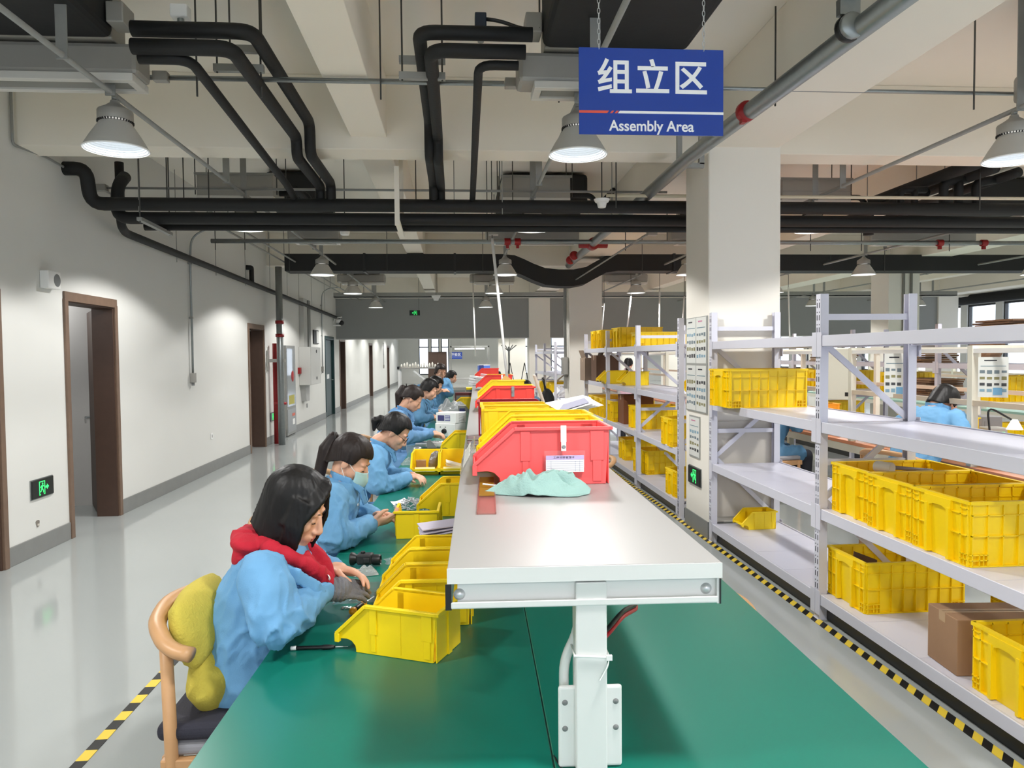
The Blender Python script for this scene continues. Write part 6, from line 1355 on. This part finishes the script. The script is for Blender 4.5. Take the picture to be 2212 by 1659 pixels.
for (y, z, n, lb) in ((9.7, 1.50, 5, 'stack of flat brown cartons on the rack behind the orange bench, nearer'), (8.1, 1.9, 4, 'stack of flat brown cartons on top of the rack behind the orange bench'), (9.6, 1.07, 8, 'stack of flat brown cartons beside the worker head on the rack behind'), (12.2, 1.5, 5, 'stack of flat brown cartons on the rack behind the orange bench, farther')):
    t = thing('carton_stack', lb, 'cartons', (6.42, y, z-.005), 0)
    for k in range(n): MB().bx((random.uniform(-.02, .02), random.uniform(-.03, .03), .014+.028*k), (.5, .62, .022), (0, 0, random.uniform(-.08, .08))).build('flat_carton', mat('flat_carton_%d' % (k % 3), ((128, 98, 72), (150, 116, 84), (104, 80, 60))[k % 3], .8), t)
t = thing('paper_sack', 'crumpled brown paper sack on the rack behind the orange bench', 'sack', (6.40, 8.5, 1.495)); MB().ell((0, 0, .22), (.17, .2, .24), 18, 14, fn=lambda p: p+V((.03*noise.noise(p*8), .03*noise.noise(p*7), .04*noise.noise(p*6)))).build('sack_body', CARD, t)
t = thing('white_sack', 'pale pointed sack on the rack behind the orange bench', 'sack', (6.38, 9.75, 1.64)); MB().lathe([(.24, 0), (.2, .08), (.09, .22), (.03, .30), (0, .31)], 18).build('sack_body', mat('sack_pale', (206, 200, 190), .7), t, smooth=True)
# junction box on the middle column
p = gx(1222, 795, 2.17); t = thing('junction_box', 'grey electrical box with a conduit on the middle column', 'electrical box', (2.20, 14.52, 0), -PI/2); z0 = gy(1222, 785, 14.4).z
MB().box(-.16, .1, -.11, 0, z0-.22, z0+.12).build('box_case', TIN, t, bevel=.006); MB().tube([(-.04, -.04, z0+.12), (-.04, -.04, 3.2)], .03, 10).build('conduit_pipe', GALVD, t); MB().box(-.08, .0, -.07, -.01, z0-.5, z0-.22).build('trunk', TIN, t)
# ------------------------------------------------------------------ far end of the hall
t = thing('hanging_sign', 'small far blue sign with white characters beyond the fascia', 'sign', (gy(985, 768, 36).x, 36, gy(985, 768, 36).z)); MB().box(-.3, .3, -.003, .005, -.17, .17).build('sign_panel', BLUE, t); text('检验区', t, (0, -.004, .045), .15, WHT, off=.003, sp=1.1)
MB().box(-.3, .3, -.0045, -.003, -.075, -.065).build('white_stripe', WHT, t)
for sx in (-.22, .22): MB().tube([(sx, 0, .17), (sx, 0, ZC-t.location.z)], .005, 5).build('chain', GALV, t)
t = thing('light_frame', 'far inspection bench frame with a tube light beyond the fascia', 'bench', (.55, 30, 0))
for x in (-.75, .75):
    for y in (-.4, .4): MB().box(x-.03, x+.03, y-.03, y+.03, 0, 2.05).build('frame_post', GALVD, t)
MB().box(-.78, .78, -.43, .43, .72, .76).build('bench_top', LAMI, t); MB().box(-.78, .78, -.43, -.37, 2.0, 2.06).build('frame_rail', GALVD, t); MB().box(-.6, .6, -.06, .06, 1.92, 1.97).build('tube_light', mat('tube_glow', (255, 255, 255), .5, emit=3), t)
t = thing('tall_cabinet', 'dark brown tall cabinet at the far end of the hall', 'cabinet', (-1.0, 40, 0)); MB().box(-.5, .5, 0, .5, 0, 1.9).build('cabinet_body', WOODD, t, bevel=.01); [MB().box(s*.25-.235, s*.25+.235, -.015, 0, .05, 1.85).build('cabinet_door', WOODD, t, bevel=.004) for s in (-1, 1)]
t = thing('pole_stand', 'grey pole with spread arms standing near the far column', 'stand', (1.75, 24.5, 0)); MB().tube([(0, 0, 0), (0, 0, 1.95)], .03, 10).build('stand_pole', GREYPL, t)
for a_ in range(4): MB().beam((0, 0, 1.8), (.28*math.cos(a_*PI/2+.4), .28*math.sin(a_*PI/2+.4), 2.0), .02, .03).build('stand_arm', GREYPL, t)
MB().lathe([(.25, 0), (.25, .02), (.03, .03)], 20).build('stand_base', GREYPL, t)
for i, (x, y) in enumerate(((1.5, 20.6), (1.85, 20.0))):
    t = thing('folding_frame', 'black folding frame standing near the far rack, %s' % ('left one' if i == 0 else 'right one'), 'frame', (x, y, 0)); [MB().beam((s*.28, 0, 0), (0, 0, 1.45), .02).build('frame_leg', BLK2, t) for s in (-1, 1)]; MB().beam((-.15, 0, .75), (.15, 0, .75), .02).build('frame_bar', BLK2, t)
bag('white crinkled bag on the third level of the far rack', 1190, 850, .5, .45, .3, 6.1, PAPER, z=.692)
t = [o for o in bpy.data.objects if o.name.startswith('plastic_bag') and 'far rack' in o.get('label', '')][0]; t.location = (2.45, 16.95+.0, .692)
